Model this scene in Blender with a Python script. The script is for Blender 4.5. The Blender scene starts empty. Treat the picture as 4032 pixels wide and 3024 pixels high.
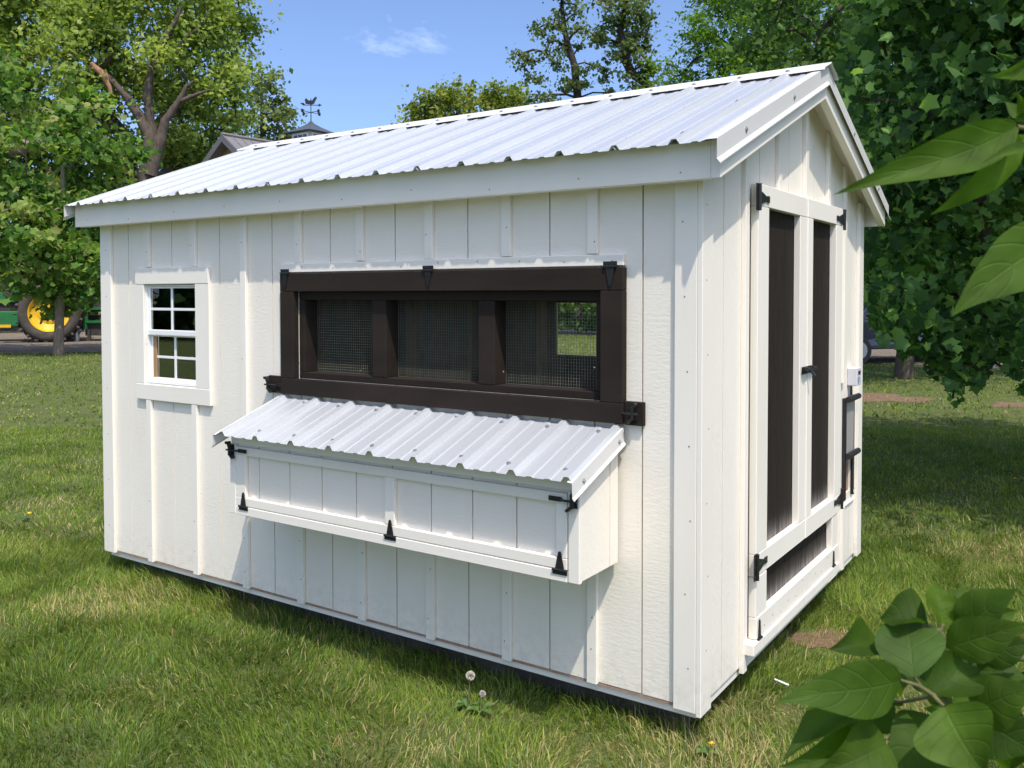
import bpy, bmesh, math, random
import numpy as np
from mathutils import Vector, Matrix

# ------------------------------------------------------------------ camera, sky, sun, exposure
scene = bpy.context.scene
COL = scene.collection
CAM = Vector((1.0482, -3.0272, 1.5101))
YAW, PITCH, ROLL = 0.5928, -0.0289, -0.0013
FPX, SHY = 3506.7, -252.3          # focal length and vertical shift in pixels of the 4032 x 3024 photograph
cam_data = bpy.data.cameras.new("camera")
cam = bpy.data.objects.new("camera", cam_data)
COL.objects.link(cam)
cam_data.sensor_fit = 'HORIZONTAL'
cam_data.sensor_width = 36.0
cam_data.lens = 36.0 * FPX / 4032.0
cam_data.shift_y = SHY / 4032.0
cam_data.dof.use_dof = True          # a phone lens: the twigs close by are a little soft
cam_data.dof.focus_distance = 4.3
cam_data.dof.aperture_fstop = 16.0
cam_data.clip_start = 0.05
cam_data.clip_end = 3000.0
_f = Vector((-math.sin(YAW) * math.cos(PITCH), math.cos(YAW) * math.cos(PITCH), math.sin(PITCH)))
_r = Vector((math.cos(YAW), math.sin(YAW), 0.0))
_u = _r.cross(_f)
_r2 = math.cos(ROLL) * _r + math.sin(ROLL) * _u
_u2 = -math.sin(ROLL) * _r + math.cos(ROLL) * _u
cam.matrix_world = Matrix(((_r2.x, _u2.x, -_f.x, CAM.x), (_r2.y, _u2.y, -_f.y, CAM.y), (_r2.z, _u2.z, -_f.z, CAM.z), (0, 0, 0, 1)))
scene.camera = cam

SUN = Vector((1.28, -1.0, 2.88)).normalized()      # direction towards the sun
SUN_EL = math.asin(SUN.z)
SUN_ROT = math.atan2(SUN.x, SUN.y)
world = bpy.data.worlds.new("World")
scene.world = world
world.use_nodes = True
wn, wl = world.node_tree.nodes, world.node_tree.links
wn.clear()
w_out = wn.new('ShaderNodeOutputWorld')
w_bg = wn.new('ShaderNodeBackground')
w_bg.inputs['Strength'].default_value = 0.15
w_sky = wn.new('ShaderNodeTexSky')
w_sky.sky_type = 'NISHITA'
w_sky.sun_disc = False
w_sky.sun_elevation = SUN_EL
w_sky.sun_rotation = SUN_ROT
w_sky.air_density = 0.58
w_sky.dust_density = 2.3
w_sky.ozone_density = 5.0
# thin scattered fair-weather wisps all over the sky
w_tc = wn.new('ShaderNodeTexCoord')
w_map = wn.new('ShaderNodeMapping')
w_map.inputs['Location'].default_value = (0.431, 0.338, 0.16)
w_map.inputs['Scale'].default_value = (1.0, 1.0, 2.6)
w_n1 = wn.new('ShaderNodeTexNoise')
w_n1.inputs['Scale'].default_value = 3.1
w_n1.inputs['Detail'].default_value = 9.0
w_n1.inputs['Roughness'].default_value = 0.62
w_n1.inputs['Distortion'].default_value = 0.6
w_cr = wn.new('ShaderNodeValToRGB')
w_cr.color_ramp.elements[0].position = 0.615
w_cr.color_ramp.elements[0].color = (0, 0, 0, 1)
w_cr.color_ramp.elements[1].position = 0.80
w_cr.color_ramp.elements[1].color = (0.3, 0.3, 0.3, 1)
w_mix = wn.new('ShaderNodeMixRGB')
w_mix.inputs[2].default_value = (8.0, 8.4, 9.0, 1)
wl.new(w_tc.outputs['Generated'], w_map.inputs['Vector'])
wl.new(w_map.outputs['Vector'], w_n1.inputs['Vector'])
wl.new(w_n1.outputs['Fac'], w_cr.inputs['Fac'])
wl.new(w_cr.outputs['Color'], w_mix.inputs[0])
wl.new(w_sky.outputs['Color'], w_mix.inputs[1])
wl.new(w_mix.outputs['Color'], w_bg.inputs['Color'])
wl.new(w_bg.outputs['Background'], w_out.inputs['Surface'])

sun_data = bpy.data.lights.new("sun", 'SUN')
sun_data.energy = 2.1
sun_data.angle = math.radians(0.55)
sun_data.color = (1.0, 0.925, 0.80)
sun = bpy.data.objects.new("sun", sun_data)
COL.objects.link(sun)
sun.rotation_euler = (-SUN).to_track_quat('-Z', 'Y').to_euler()
sun.location = (0, 0, 30)

scene.view_settings.view_transform = 'Standard'
scene.view_settings.look = 'None'
scene.view_settings.gamma = 1.0
scene.view_settings.exposure = 0.98
scene.view_settings.use_curve_mapping = False
scene.render.engine = 'CYCLES'
scene.cycles.max_bounces = 8
scene.cycles.diffuse_bounces = 4
scene.cycles.transparent_max_bounces = 12
scene.cycles.use_denoising = True

GZ = -0.15                         # lawn level (the coop's siding ends at z = 0)
FW = Vector((-math.sin(YAW), math.cos(YAW), 0.0))
RT = Vector((math.cos(YAW), math.sin(YAW), 0.0))
DK = 4032.0 / 2212.0

def W(fwd, right, z=GZ):
    """A point by its distance ahead of the camera, its offset to the right and its height."""
    p = Vector((CAM.x, CAM.y, 0.0)) + FW * fwd + RT * right
    p.z = z
    return p

def ray(px, py):
    return _f + _r2 * ((px - 2016.0) / FPX) - _u2 * ((py - 1512.0 - SHY) / FPX)

def at(px, py, dist):
    """Point on the ray of a photo pixel at that distance ahead of the camera."""
    return CAM + ray(px, py) * dist

def pz(py, fwd): return CAM.z + (1159 - py * DK) / FPX * fwd
def pr(px, fwd): return (px * DK - 2016) / FPX * fwd

rng = np.random.default_rng(7)
random.seed(7)

# ------------------------------------------------------------------ object helpers
WLOC = {}

def link(name, me, mat=None, parent=None, loc=(0, 0, 0), rot=None):
    o = bpy.data.objects.new(name, me)
    COL.objects.link(o)
    loc = Vector(loc)
    WLOC[o] = loc
    if parent is not None:
        o.parent = parent
        o.location = loc - WLOC[parent]
    else:
        o.location = loc
    if rot is not None:
        o.rotation_euler = rot
    if mat is not None and me is not None and len(me.materials) == 0:
        me.materials.append(mat)
    return o

def tag(o, label=None, cat=None, group=None, kind=None):
    if label: o["label"] = label
    if cat: o["category"] = cat
    if group: o["group"] = group
    if kind: o["kind"] = kind
    return o

def thing(name, label, cat, loc=(0, 0, 0), group=None):
    return tag(link(name, None, None, None, loc), label, cat, group)

def np_mesh(name, verts, faces, smooth=False):
    """verts (n,3); faces: (m,k) int array or a list of such arrays."""
    if not isinstance(faces, (list, tuple)):
        faces = [faces]
    faces = [np.asarray(f, dtype=np.int32) for f in faces if len(f)]
    me = bpy.data.meshes.new(name)
    verts = np.asarray(verts, dtype=np.float32)
    me.vertices.add(len(verts))
    me.vertices.foreach_set("co", verts.ravel())
    nl = sum(f.size for f in faces)
    npoly = sum(len(f) for f in faces)
    me.loops.add(nl)
    me.polygons.add(npoly)
    me.loops.foreach_set("vertex_index", np.concatenate([f.ravel() for f in faces]))
    tot = np.concatenate([np.full(len(f), f.shape[1], dtype=np.int32) for f in faces])
    start = np.concatenate([[0], np.cumsum(tot)[:-1]]).astype(np.int32)
    me.polygons.foreach_set("loop_start", start)
    me.polygons.foreach_set("loop_total", tot)
    if smooth:
        me.polygons.foreach_set("use_smooth", np.ones(npoly, dtype=bool))
    me.update(calc_edges=True)
    return me

def set_col(me, cols, name="Col"):
    a = me.attributes.new(name, 'FLOAT_COLOR', 'POINT')
    c = np.ones((len(cols), 4), dtype=np.float32)
    c[:, :3] = cols
    a.data.foreach_set("color", c.ravel())

BOXF = np.array([(0, 3, 2, 1), (4, 5, 6, 7), (0, 1, 5, 4), (1, 2, 6, 5), (2, 3, 7, 6), (3, 0, 4, 7)], dtype=np.int32)

class MB:
    """Collects shapes in world coordinates and links them as one mesh object."""
    def __init__(s):
        s.v, s.f = [], []
    def add(s, vs, fs):
        n = len(s.v)
        s.v += [Vector(v) for v in vs]
        s.f += [tuple(i + n for i in f) for f in fs]
        return s
    def box(s, x0, x1, y0, y1, z0, z1):
        x0, x1 = min(x0, x1), max(x0, x1); y0, y1 = min(y0, y1), max(y0, y1); z0, z1 = min(z0, z1), max(z0, z1)
        return s.add([(x0, y0, z0), (x1, y0, z0), (x1, y1, z0), (x0, y1, z0), (x0, y0, z1), (x1, y0, z1), (x1, y1, z1), (x0, y1, z1)], [tuple(f) for f in BOXF])
    def prism(s, poly, axis, a0, a1):
        """poly: 2D points in the plane normal to axis (0: (y,z), 1: (x,z), 2: (x,y))."""
        def P(q, a):
            return {0: (a, q[0], q[1]), 1: (q[0], a, q[1]), 2: (q[0], q[1], a)}[axis]
        n = len(poly)
        vs = [P(q, a0) for q in poly] + [P(q, a1) for q in poly]
        fs = [tuple(range(n - 1, -1, -1)), tuple(range(n, 2 * n))] + [(i, (i + 1) % n, (i + 1) % n + n, i + n) for i in range(n)]
        return s.add(vs, fs)
    def obox(s, c, ax, ay, az, hx, hy, hz):
        c = Vector(c); ax = Vector(ax).normalized() * hx; ay = Vector(ay).normalized() * hy; az = Vector(az).normalized() * hz
        return s.add([c - ax - ay - az, c + ax - ay - az, c + ax + ay - az, c - ax + ay - az, c - ax - ay + az, c + ax - ay + az, c + ax + ay + az, c - ax + ay + az], [tuple(f) for f in BOXF])
    def tube(s, a, b, r0, r1=None, n=8, caps=True):
        a, b = Vector(a), Vector(b); r1 = r0 if r1 is None else r1
        d = (b - a).normalized()
        p = d.orthogonal().normalized(); q = d.cross(p)
        vs = [a + (p * math.cos(t) + q * math.sin(t)) * r0 for t in [2 * math.pi * i / n for i in range(n)]] + \
             [b + (p * math.cos(t) + q * math.sin(t)) * r1 for t in [2 * math.pi * i / n for i in range(n)]]
        fs = [(i, (i + 1) % n, (i + 1) % n + n, i + n) for i in range(n)]
        if caps:
            fs += [tuple(range(n - 1, -1, -1)), tuple(range(n, 2 * n))]
        return s.add(vs, fs)
    def lathe(s, c, axis, prof, n=24):
        """prof: list of (radius, offset along axis)."""
        c = Vector(c); d = Vector(axis).normalized(); p = d.orthogonal().normalized(); q = d.cross(p)
        vs = []
        for r, h in prof:
            vs += [c + d * h + (p * math.cos(2 * math.pi * i / n) + q * math.sin(2 * math.pi * i / n)) * r for i in range(n)]
        fs = []
        for k in range(len(prof) - 1):
            fs += [(k * n + i, k * n + (i + 1) % n, (k + 1) * n + (i + 1) % n, (k + 1) * n + i) for i in range(n)]
        return s.add(vs, fs)
    def build(s, name, mat, parent=None, bevel=0.0, smooth=False, segs=1):
        c = Vector([(min(v[i] for v in s.v) + max(v[i] for v in s.v)) / 2 for i in range(3)])
        me = bpy.data.meshes.new(name)
        me.from_pydata([v - c for v in s.v], [], s.f)
        me.update()
        if bevel > 0 or smooth:
            bm = bmesh.new(); bm.from_mesh(me)
            bmesh.ops.recalc_face_normals(bm, faces=bm.faces)
            if bevel > 0:
                bmesh.ops.bevel(bm, geom=[e for e in bm.edges if e.is_manifold and e.calc_face_angle(0) > 0.5], offset=bevel, segments=segs, affect='EDGES', clamp_overlap=True)
            if smooth:
                for fc in bm.faces: fc.smooth = True
            bm.to_mesh(me); bm.free()
        else:
            bm = bmesh.new(); bm.from_mesh(me)
            bmesh.ops.recalc_face_normals(bm, faces=bm.faces)
            bm.to_mesh(me); bm.free()
        return link(name, me, mat, parent, c)

def bx(name, mat, parent, x0, x1, y0, y1, z0, z1, bevel=0.0025):
    return MB().box(x0, x1, y0, y1, z0, z1).build(name, mat, parent, bevel)

# ------------------------------------------------------------------ materials
def mat_new(name):
    m = bpy.data.materials.new(name)
    m.use_nodes = True
    nt = m.node_tree
    nt.nodes.clear()
    out = nt.nodes.new('ShaderNodeOutputMaterial')
    return m, nt, out

def N(nt, t, **kw):
    n = nt.nodes.new(t)
    for k, v in kw.items():
        if k in n.inputs: n.inputs[k].default_value = v
        else: setattr(n, k, v)
    return n

def surf(name, col, rough=0.6, col2=None, nscale=3.0, stretch=(1, 1, 1), bump=0.0, bscale=40.0, bstretch=(1, 1, 1), metallic=0.0, spec=0.5, dirt=None, dirt_scale=6.0, dirt_pos=0.62, detail=6.0, bdist=0.002, coat=0.0, splash=False):
    m, nt, out = mat_new(name)
    L = nt.links
    p = N(nt, 'ShaderNodeBsdfPrincipled')
    p.inputs['Roughness'].default_value = rough
    p.inputs['Metallic'].default_value = metallic
    p.inputs['Specular IOR Level'].default_value = spec
    p.inputs['Coat Weight'].default_value = coat
    L.new(p.outputs[0], out.inputs[0])
    geo = N(nt, 'ShaderNodeNewGeometry')
    mp = N(nt, 'ShaderNodeMapping'); mp.inputs['Scale'].default_value = stretch
    L.new(geo.outputs['Position'], mp.inputs['Vector'])
    n1 = N(nt, 'ShaderNodeTexNoise', Scale=nscale, Detail=detail, Roughness=0.6)
    L.new(mp.outputs[0], n1.inputs['Vector'])
    mx = N(nt, 'ShaderNodeMixRGB')
    mx.inputs[1].default_value = (*col, 1)
    mx.inputs[2].default_value = (*(col2 if col2 else tuple(c * 0.88 for c in col)), 1)
    rp = N(nt, 'ShaderNodeMapRange'); rp.inputs[1].default_value = 0.35; rp.inputs[2].default_value = 0.68
    L.new(n1.outputs['Fac'], rp.inputs[0]); L.new(rp.outputs[0], mx.inputs[0])
    last = mx.outputs[0]
    if dirt:
        n2 = N(nt, 'ShaderNodeTexNoise', Scale=dirt_scale, Detail=8.0, Roughness=0.7)
        L.new(mp.outputs[0], n2.inputs['Vector'])
        r2 = N(nt, 'ShaderNodeMapRange'); r2.inputs[1].default_value = dirt_pos; r2.inputs[2].default_value = dirt_pos + 0.13
        L.new(n2.outputs['Fac'], r2.inputs[0])
        m2 = N(nt, 'ShaderNodeMixRGB'); m2.inputs[2].default_value = (*dirt, 1)
        L.new(r2.outputs[0], m2.inputs[0]); L.new(last, m2.inputs[1])
        last = m2.outputs[0]
    if splash:
        sz = N(nt, 'ShaderNodeSeparateXYZ'); L.new(geo.outputs['Position'], sz.inputs[0])
        rz = N(nt, 'ShaderNodeMapRange'); rz.inputs[1].default_value = -.02; rz.inputs[2].default_value = .20; rz.inputs[3].default_value = 0.45; rz.inputs[4].default_value = 0.0
        L.new(sz.outputs['Z'], rz.inputs[0])
        n4 = N(nt, 'ShaderNodeTexNoise', Scale=24.0, Detail=8.0, Roughness=0.75); L.new(geo.outputs['Position'], n4.inputs['Vector'])
        r4 = N(nt, 'ShaderNodeMapRange'); r4.inputs[1].default_value = 0.45; r4.inputs[2].default_value = 0.72; L.new(n4.outputs['Fac'], r4.inputs[0])
        mm = N(nt, 'ShaderNodeMath', operation='MULTIPLY'); L.new(rz.outputs[0], mm.inputs[0]); L.new(r4.outputs[0], mm.inputs[1])
        ms = N(nt, 'ShaderNodeMixRGB'); ms.inputs[2].default_value = (0.42, 0.36, 0.27, 1); L.new(mm.outputs[0], ms.inputs[0]); L.new(last, ms.inputs[1]); last = ms.outputs[0]
    L.new(last, p.inputs['Base Color'])
    if bump > 0:
        mb = N(nt, 'ShaderNodeMapping'); mb.inputs['Scale'].default_value = bstretch
        L.new(geo.outputs['Position'], mb.inputs['Vector'])
        n3 = N(nt, 'ShaderNodeTexNoise', Scale=bscale, Detail=5.0, Roughness=0.65)
        L.new(mb.outputs[0], n3.inputs['Vector'])
        b = N(nt, 'ShaderNodeBump'); b.inputs['Strength'].default_value = bump; b.inputs['Distance'].default_value = bdist
        L.new(n3.outputs['Fac'], b.inputs['Height']); L.new(b.outputs[0], p.inputs['Normal'])
    return m

M = {}
WHITE, WHITE2 = (0.865, 0.815, 0.725), (0.825, 0.77, 0.675)
M['siding'] = surf('rough_white_siding', WHITE, 0.5, WHITE2, 2.2, (1, 1, 0.5), bump=0.38, bscale=55, bstretch=(0.5, 0.5, 1.7), bdist=0.004, dirt=(0.62, 0.57, 0.50), dirt_scale=9, dirt_pos=0.70, splash=True)
M['siding_g'] = surf('rough_white_siding_end', WHITE, 0.5, WHITE2, 2.2, (1, 1, 0.5), bump=0.6, bscale=70, bstretch=(1, 1, 0.5), bdist=0.004, dirt=(0.62, 0.57, 0.50), dirt_scale=9, dirt_pos=0.70, splash=True)
M['trim'] = surf('white_trim_paint', (0.865, 0.82, 0.74), 0.42, (0.83, 0.78, 0.695), 3.0, (1, 1, 0.4), bump=0.2, bscale=60, bstretch=(1, 1, 0.12), bdist=0.002, dirt=(0.66, 0.61, 0.55), dirt_scale=14, dirt_pos=0.74, splash=True)
M['trim_x'] = surf('white_trim_paint_long', (0.865, 0.82, 0.74), 0.42, (0.83, 0.78, 0.695), 3.0, (0.4, 1, 1), bump=0.2, bscale=60, bstretch=(0.12, 1, 1), bdist=0.002, dirt=(0.66, 0.61, 0.55), dirt_scale=14, dirt_pos=0.74)
M['groove'] = surf('bare_groove_wood', (0.50, 0.38, 0.31), 0.8, (0.30, 0.17, 0.12), 14)
M['cutend'] = surf('raw_siding_edge', (0.30, 0.16, 0.10), 0.85, (0.42, 0.30, 0.22), 20)
M['metal'] = surf('white_painted_roof_metal', (0.56, 0.585, 0.615), 0.34, (0.53, 0.555, 0.585), 1.5, metallic=0.35, spec=0.5, bump=0.06, bscale=6, bdist=0.004, dirt=(0.66, 0.66, 0.66), dirt_scale=18, dirt_pos=0.76)
M['flash'] = surf('white_flashing', (0.66, 0.65, 0.63), 0.35, (0.63, 0.62, 0.60), 2, bump=0.04, bscale=9)
M['underside'] = surf('roof_underside', (0.42, 0.40, 0.36), 0.7)
M['dark'] = surf('dark_brown_stain', (0.018, 0.0135, 0.011), 0.85, (0.028, 0.020, 0.0155), 8, (0.3, 1, 1), bump=0.4, bscale=50, bstretch=(0.15, 1, 1), bdist=0.002, spec=0.2, dirt=(0.10, 0.075, 0.055), dirt_scale=30, dirt_pos=0.76)
M['iron'] = surf('black_hardware', (0.012, 0.012, 0.013), 0.38, (0.02, 0.02, 0.021), 30)
M['zinc'] = surf('zinc_screws', (0.36, 0.37, 0.39), 0.4, metallic=0.5)
M['wire'] = surf('hardware_cloth_wire', (0.26, 0.27, 0.22), 0.55, (0.16, 0.17, 0.13), 25)
M['vinyl'] = surf('white_vinyl', (0.84, 0.85, 0.85), 0.3, (0.82, 0.83, 0.83), 3)
M['wood'] = surf('raw_framing_wood', (0.36, 0.22, 0.11), 0.75, (0.27, 0.15, 0.07), 5, (4, 4, 0.3), bump=0.2, bscale=30, bstretch=(3, 3, 0.2))
M['innerwall'] = surf('interior_plywood', (0.20, 0.13, 0.075), 0.85, (0.13, 0.08, 0.045), 4, (2, 2, 0.4))
M['skid'] = surf('weathered_skid', (0.10, 0.085, 0.07), 0.9, (0.05, 0.04, 0.035), 12)
M['rail_black'] = surf('black_plastic_rail', (0.013, 0.011, 0.014), 0.45)
M['alu'] = surf('brushed_grey_panel', (0.40, 0.39, 0.37), 0.5, (0.37, 0.36, 0.345), 40, (1, 1, 0.1), metallic=0.25)
M['ctrl'] = surf('light_grey_plastic', (0.62, 0.62, 0.66), 0.4)
M['blue'] = surf('blue_print', (0.03, 0.17, 0.42), 0.5)
M['osb'] = surf('orange_wood', (0.52, 0.29, 0.12), 0.75, (0.36, 0.17, 0.06), 16, (1, 1, 0.3))

def glass_mat(name):
    m, nt, out = mat_new(name)
    g = N(nt, 'ShaderNodeBsdfGlossy', Roughness=0.01); g.inputs['Color'].default_value = (0.9, 0.95, 0.95, 1)
    t = N(nt, 'ShaderNodeBsdfTransparent'); t.inputs['Color'].default_value = (0.82, 0.86, 0.85, 1)
    fr = N(nt, 'ShaderNodeFresnel', IOR=1.55)
    ad = N(nt, 'ShaderNodeMath', operation='MULTIPLY_ADD'); ad.inputs[1].default_value = 2.6; ad.inputs[2].default_value = 0.06
    mx = N(nt, 'ShaderNodeMixShader')
    nt.links.new(fr.outputs[0], ad.inputs[0]); nt.links.new(ad.outputs[0], mx.inputs[0])
    nt.links.new(t.outputs[0], mx.inputs[1]); nt.links.new(g.outputs[0], mx.inputs[2]); nt.links.new(mx.outputs[0], out.inputs[0])
    return m
M['glass'] = glass_mat('window_glass')

def stain_panel():
    """Dark stained boards with pale overspray rubbed along the edges next to the white frame (by the door's own height)."""
    m, nt, out = mat_new('dark_door_board')
    L = nt.links
    p = N(nt, 'ShaderNodeBsdfPrincipled'); p.inputs['Roughness'].default_value = 0.8; p.inputs['Specular IOR Level'].default_value = 0.2
    L.new(p.outputs[0], out.inputs[0])
    geo = N(nt, 'ShaderNodeNewGeometry'); sp = N(nt, 'ShaderNodeSeparateXYZ')
    L.new(geo.outputs['Position'], sp.inputs[0])
    mp = N(nt, 'ShaderNodeMapping'); mp.inputs['Scale'].default_value = (1, 26, 1.2)
    L.new(geo.outputs['Position'], mp.inputs['Vector'])
    n1 = N(nt, 'ShaderNodeTexNoise', Scale=4.0, Detail=7.0, Roughness=0.7); L.new(mp.outputs[0], n1.inputs['Vector'])
    base = N(nt, 'ShaderNodeMixRGB'); base.inputs[1].default_value = (0.010, 0.0075, 0.0058, 1); base.inputs[2].default_value = (0.032, 0.023, 0.016, 1)
    r1 = N(nt, 'ShaderNodeMapRange'); r1.inputs[1].default_value = 0.35; r1.inputs[2].default_value = 0.75
    L.new(n1.outputs['Fac'], r1.inputs[0]); L.new(r1.outputs[0], base.inputs[0])
    # overspray just above each lower rail (z 0.19 and z 0.45)
    tot = None
    for z0 in (0.185, 0.445):
        a = N(nt, 'ShaderNodeMapRange'); a.inputs[1].default_value = z0; a.inputs[2].default_value = z0 + 0.11; a.inputs[3].default_value = 1.0; a.inputs[4].default_value = 0.0
        L.new(sp.outputs['Z'], a.inputs[0])
        g = N(nt, 'ShaderNodeMath', operation='GREATER_THAN'); g.inputs[1].default_value = z0 - 0.02; L.new(sp.outputs['Z'], g.inputs[0])
        q = N(nt, 'ShaderNodeMath', operation='MULTIPLY'); L.new(a.outputs[0], q.inputs[0]); L.new(g.outputs[0], q.inputs[1])
        if z0 < 0.3:
            lt = N(nt, 'ShaderNodeMath', operation='LESS_THAN'); lt.inputs[1].default_value = 0.36; L.new(sp.outputs['Z'], lt.inputs[0])
            q2 = N(nt, 'ShaderNodeMath', operation='MULTIPLY'); L.new(q.outputs[0], q2.inputs[0]); L.new(lt.outputs[0], q2.inputs[1]); q = q2
        if tot is None: tot = q
        else:
            s = N(nt, 'ShaderNodeMath', operation='ADD'); L.new(tot.outputs[0], s.inputs[0]); L.new(q.outputs[0], s.inputs[1]); tot = s
    pw = N(nt, 'ShaderNodeMath', operation='POWER'); pw.inputs[1].default_value = 2.2; L.new(tot.outputs[0], pw.inputs[0])
    ml = N(nt, 'ShaderNodeMath', operation='MULTIPLY'); L.new(pw.outputs[0], ml.inputs[0]); L.new(r1.outputs[0], ml.inputs[1])
    mx = N(nt, 'ShaderNodeMixRGB'); mx.inputs[2].default_value = (0.5, 0.47, 0.43, 1)
    L.new(ml.outputs[0], mx.inputs[0]); L.new(base.outputs[0], mx.inputs[1]); L.new(mx.outputs[0], p.inputs['Base Color'])
    b = N(nt, 'ShaderNodeBump'); b.inputs['Strength'].default_value = 0.4; b.inputs['Distance'].default_value = 0.003
    L.new(n1.outputs['Fac'], b.inputs['Height']); L.new(b.outputs[0], p.inputs['Normal'])
    return m
M['door_dark'] = stain_panel()

def leaf_mat(name, trans=0.35, rough=0.45, spec=0.35, tint=(1.0, 1.0, 1.0)):
    m, nt, out = mat_new(name)
    L = nt.links
    at_ = N(nt, 'ShaderNodeAttribute', attribute_name="Col")
    p = N(nt, 'ShaderNodeBsdfPrincipled'); p.inputs['Roughness'].default_value = rough; p.inputs['Specular IOR Level'].default_value = spec
    L.new(at_.outputs['Color'], p.inputs['Base Color'])
    t = N(nt, 'ShaderNodeBsdfTranslucent')
    mt = N(nt, 'ShaderNodeMixRGB', blend_type='MULTIPLY'); mt.inputs[0].default_value = 1.0; mt.inputs[2].default_value = (1.5 * tint[0], 1.6 * tint[1], 0.7 * tint[2], 1)
    L.new(at_.outputs['Color'], mt.inputs[1]); L.new(mt.outputs[0], t.inputs['Color'])
    mx = N(nt, 'ShaderNodeMixShader'); mx.inputs[0].default_value = trans
    L.new(p.outputs[0], mx.inputs[1]); L.new(t.outputs[0], mx.inputs[2]); L.new(mx.outputs[0], out.inputs[0])
    return m
M['foliage'] = leaf_mat('tree_foliage', 0.45, 0.55, 0.12)
M['grass'] = leaf_mat('grass_blades', 0.30, 0.6, 0.10)
M['bark'] = surf('grey_brown_bark', (0.115, 0.09, 0.068), 0.9, (0.055, 0.042, 0.032), 6, (3, 3, 0.6), bump=0.8, bscale=12, bstretch=(3, 3, 0.5), bdist=0.03)
M['bark_dark'] = surf('dark_bark', (0.055, 0.043, 0.035), 0.9, (0.03, 0.024, 0.02), 6, (3, 3, 0.6), bump=0.8, bscale=12, bstretch=(3, 3, 0.5), bdist=0.03)
M['bark_pale'] = surf('pale_smooth_bark', (0.24, 0.19, 0.145), 0.85, (0.15, 0.115, 0.085), 7, (3, 3, 0.8), bump=0.4, bscale=20, bdist=0.01)
M['snag'] = surf('red_brown_broken_wood', (0.36, 0.17, 0.09), 0.9, (0.24, 0.16, 0.11), 5, (4, 4, 0.4), bump=0.7, bscale=10, bstretch=(3, 3, 0.3), bdist=0.03)
# ------------------------------------------------------------------ the lawn, drive and bare soil
def soil_mix(name, cols, scales, bump=0.6, bscale=60, bdist=0.02):
    m, nt, out = mat_new(name)
    L = nt.links
    p = N(nt, 'ShaderNodeBsdfPrincipled'); p.inputs['Roughness'].default_value = 0.95; p.inputs['Specular IOR Level'].default_value = 0.15
    L.new(p.outputs[0], out.inputs[0])
    geo = N(nt, 'ShaderNodeNewGeometry')
    last = None
    for i, c in enumerate(cols):
        if last is None:
            rgb = N(nt, 'ShaderNodeRGB'); rgb.outputs[0].default_value = (*c, 1); last = rgb.outputs[0]; continue
        n = N(nt, 'ShaderNodeTexNoise', Scale=scales[i], Detail=8.0, Roughness=0.65, Distortion=0.3)
        L.new(geo.outputs['Position'], n.inputs['Vector'])
        r = N(nt, 'ShaderNodeMapRange'); r.inputs[1].default_value = 0.42; r.inputs[2].default_value = 0.62
        L.new(n.outputs['Fac'], r.inputs[0])
        mx = N(nt, 'ShaderNodeMixRGB'); mx.inputs[2].default_value = (*c, 1)
        L.new(r.outputs[0], mx.inputs[0]); L.new(last, mx.inputs[1]); last = mx.outputs[0]
    L.new(last, p.inputs['Base Color'])
    nb = N(nt, 'ShaderNodeTexNoise', Scale=bscale, Detail=6.0, Roughness=0.7)
    L.new(geo.outputs['Position'], nb.inputs['Vector'])
    b = N(nt, 'ShaderNodeBump'); b.inputs['Strength'].default_value = bump; b.inputs['Distance'].default_value = bdist
    L.new(nb.outputs['Fac'], b.inputs['Height']); L.new(b.outputs[0], p.inputs['Normal'])
    return m
M['lawn'] = soil_mix('lawn_ground', [(0.085, 0.120, 0.030), (0.11, 0.15, 0.038), (0.065, 0.09, 0.026), (0.12, 0.125, 0.05)], [0, 0.6, 4.0, 9.0])
M['gravel'] = soil_mix('gravel', [(0.19, 0.16, 0.13), (0.12, 0.10, 0.085), (0.26, 0.22, 0.18)], [0, 1.2, 22.0], bump=1.0, bscale=90, bdist=0.02)
M['soil'] = soil_mix('bare_soil', [(0.20, 0.125, 0.08), (0.135, 0.085, 0.055), (0.26, 0.18, 0.115)], [0, 7.0, 30.0], bump=1.0, bscale=45, bdist=0.02)

g = np.linspace(-1, 1, 61)
gx, gy = np.meshgrid(np.sign(g) * np.abs(g) ** 3 * 900, np.sign(g) * np.abs(g) ** 3 * 900, indexing='ij')
gv = np.stack([gx.ravel(), gy.ravel(), np.full(gx.size, GZ)], 1)
idx = np.arange(61 * 61).reshape(61, 61)
gf = np.stack([idx[:-1, :-1].ravel(), idx[1:, :-1].ravel(), idx[1:, 1:].ravel(), idx[:-1, 1:].ravel()], 1)
tag(link('lawn', np_mesh('lawn', gv, gf), M['lawn']), kind='structure')

def sheet(name, pts, z, mat, sub=1):
    me = bpy.data.meshes.new(name)
    me.from_pydata([(p[0], p[1], 0) for p in pts], [], [tuple(range(len(pts)))])
    bm = bmesh.new(); bm.from_mesh(me)
    for fc in bm.faces:
        if fc.normal.z < 0: fc.normal_flip()
    bm.to_mesh(me); bm.free()
    return tag(link(name, me, mat, None, (0, 0, z)), kind='structure')

edge = [(26.5, -70), (26.2, -40), (25.6, -22), (25.2, -13), (29, -8), (37, -2), (38, 2), (33, 5), (21.5, 8), (19, 11.5), (17.6, 15), (17.5, 40)]
drive_poly = []
for i in range(len(edge) - 1):
    for t in np.linspace(0, 1, 9)[:-1]:
        f_, r_ = edge[i][0] * (1 - t) + edge[i + 1][0] * t, edge[i][1] * (1 - t) + edge[i + 1][1] * t
        drive_poly.append(W(f_ + random.uniform(-.25, .25), r_))
drive_poly += [W(47, 40), W(47, -70)]
sheet('gravel_drive', drive_poly, GZ + 0.004, M['gravel'])

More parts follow.
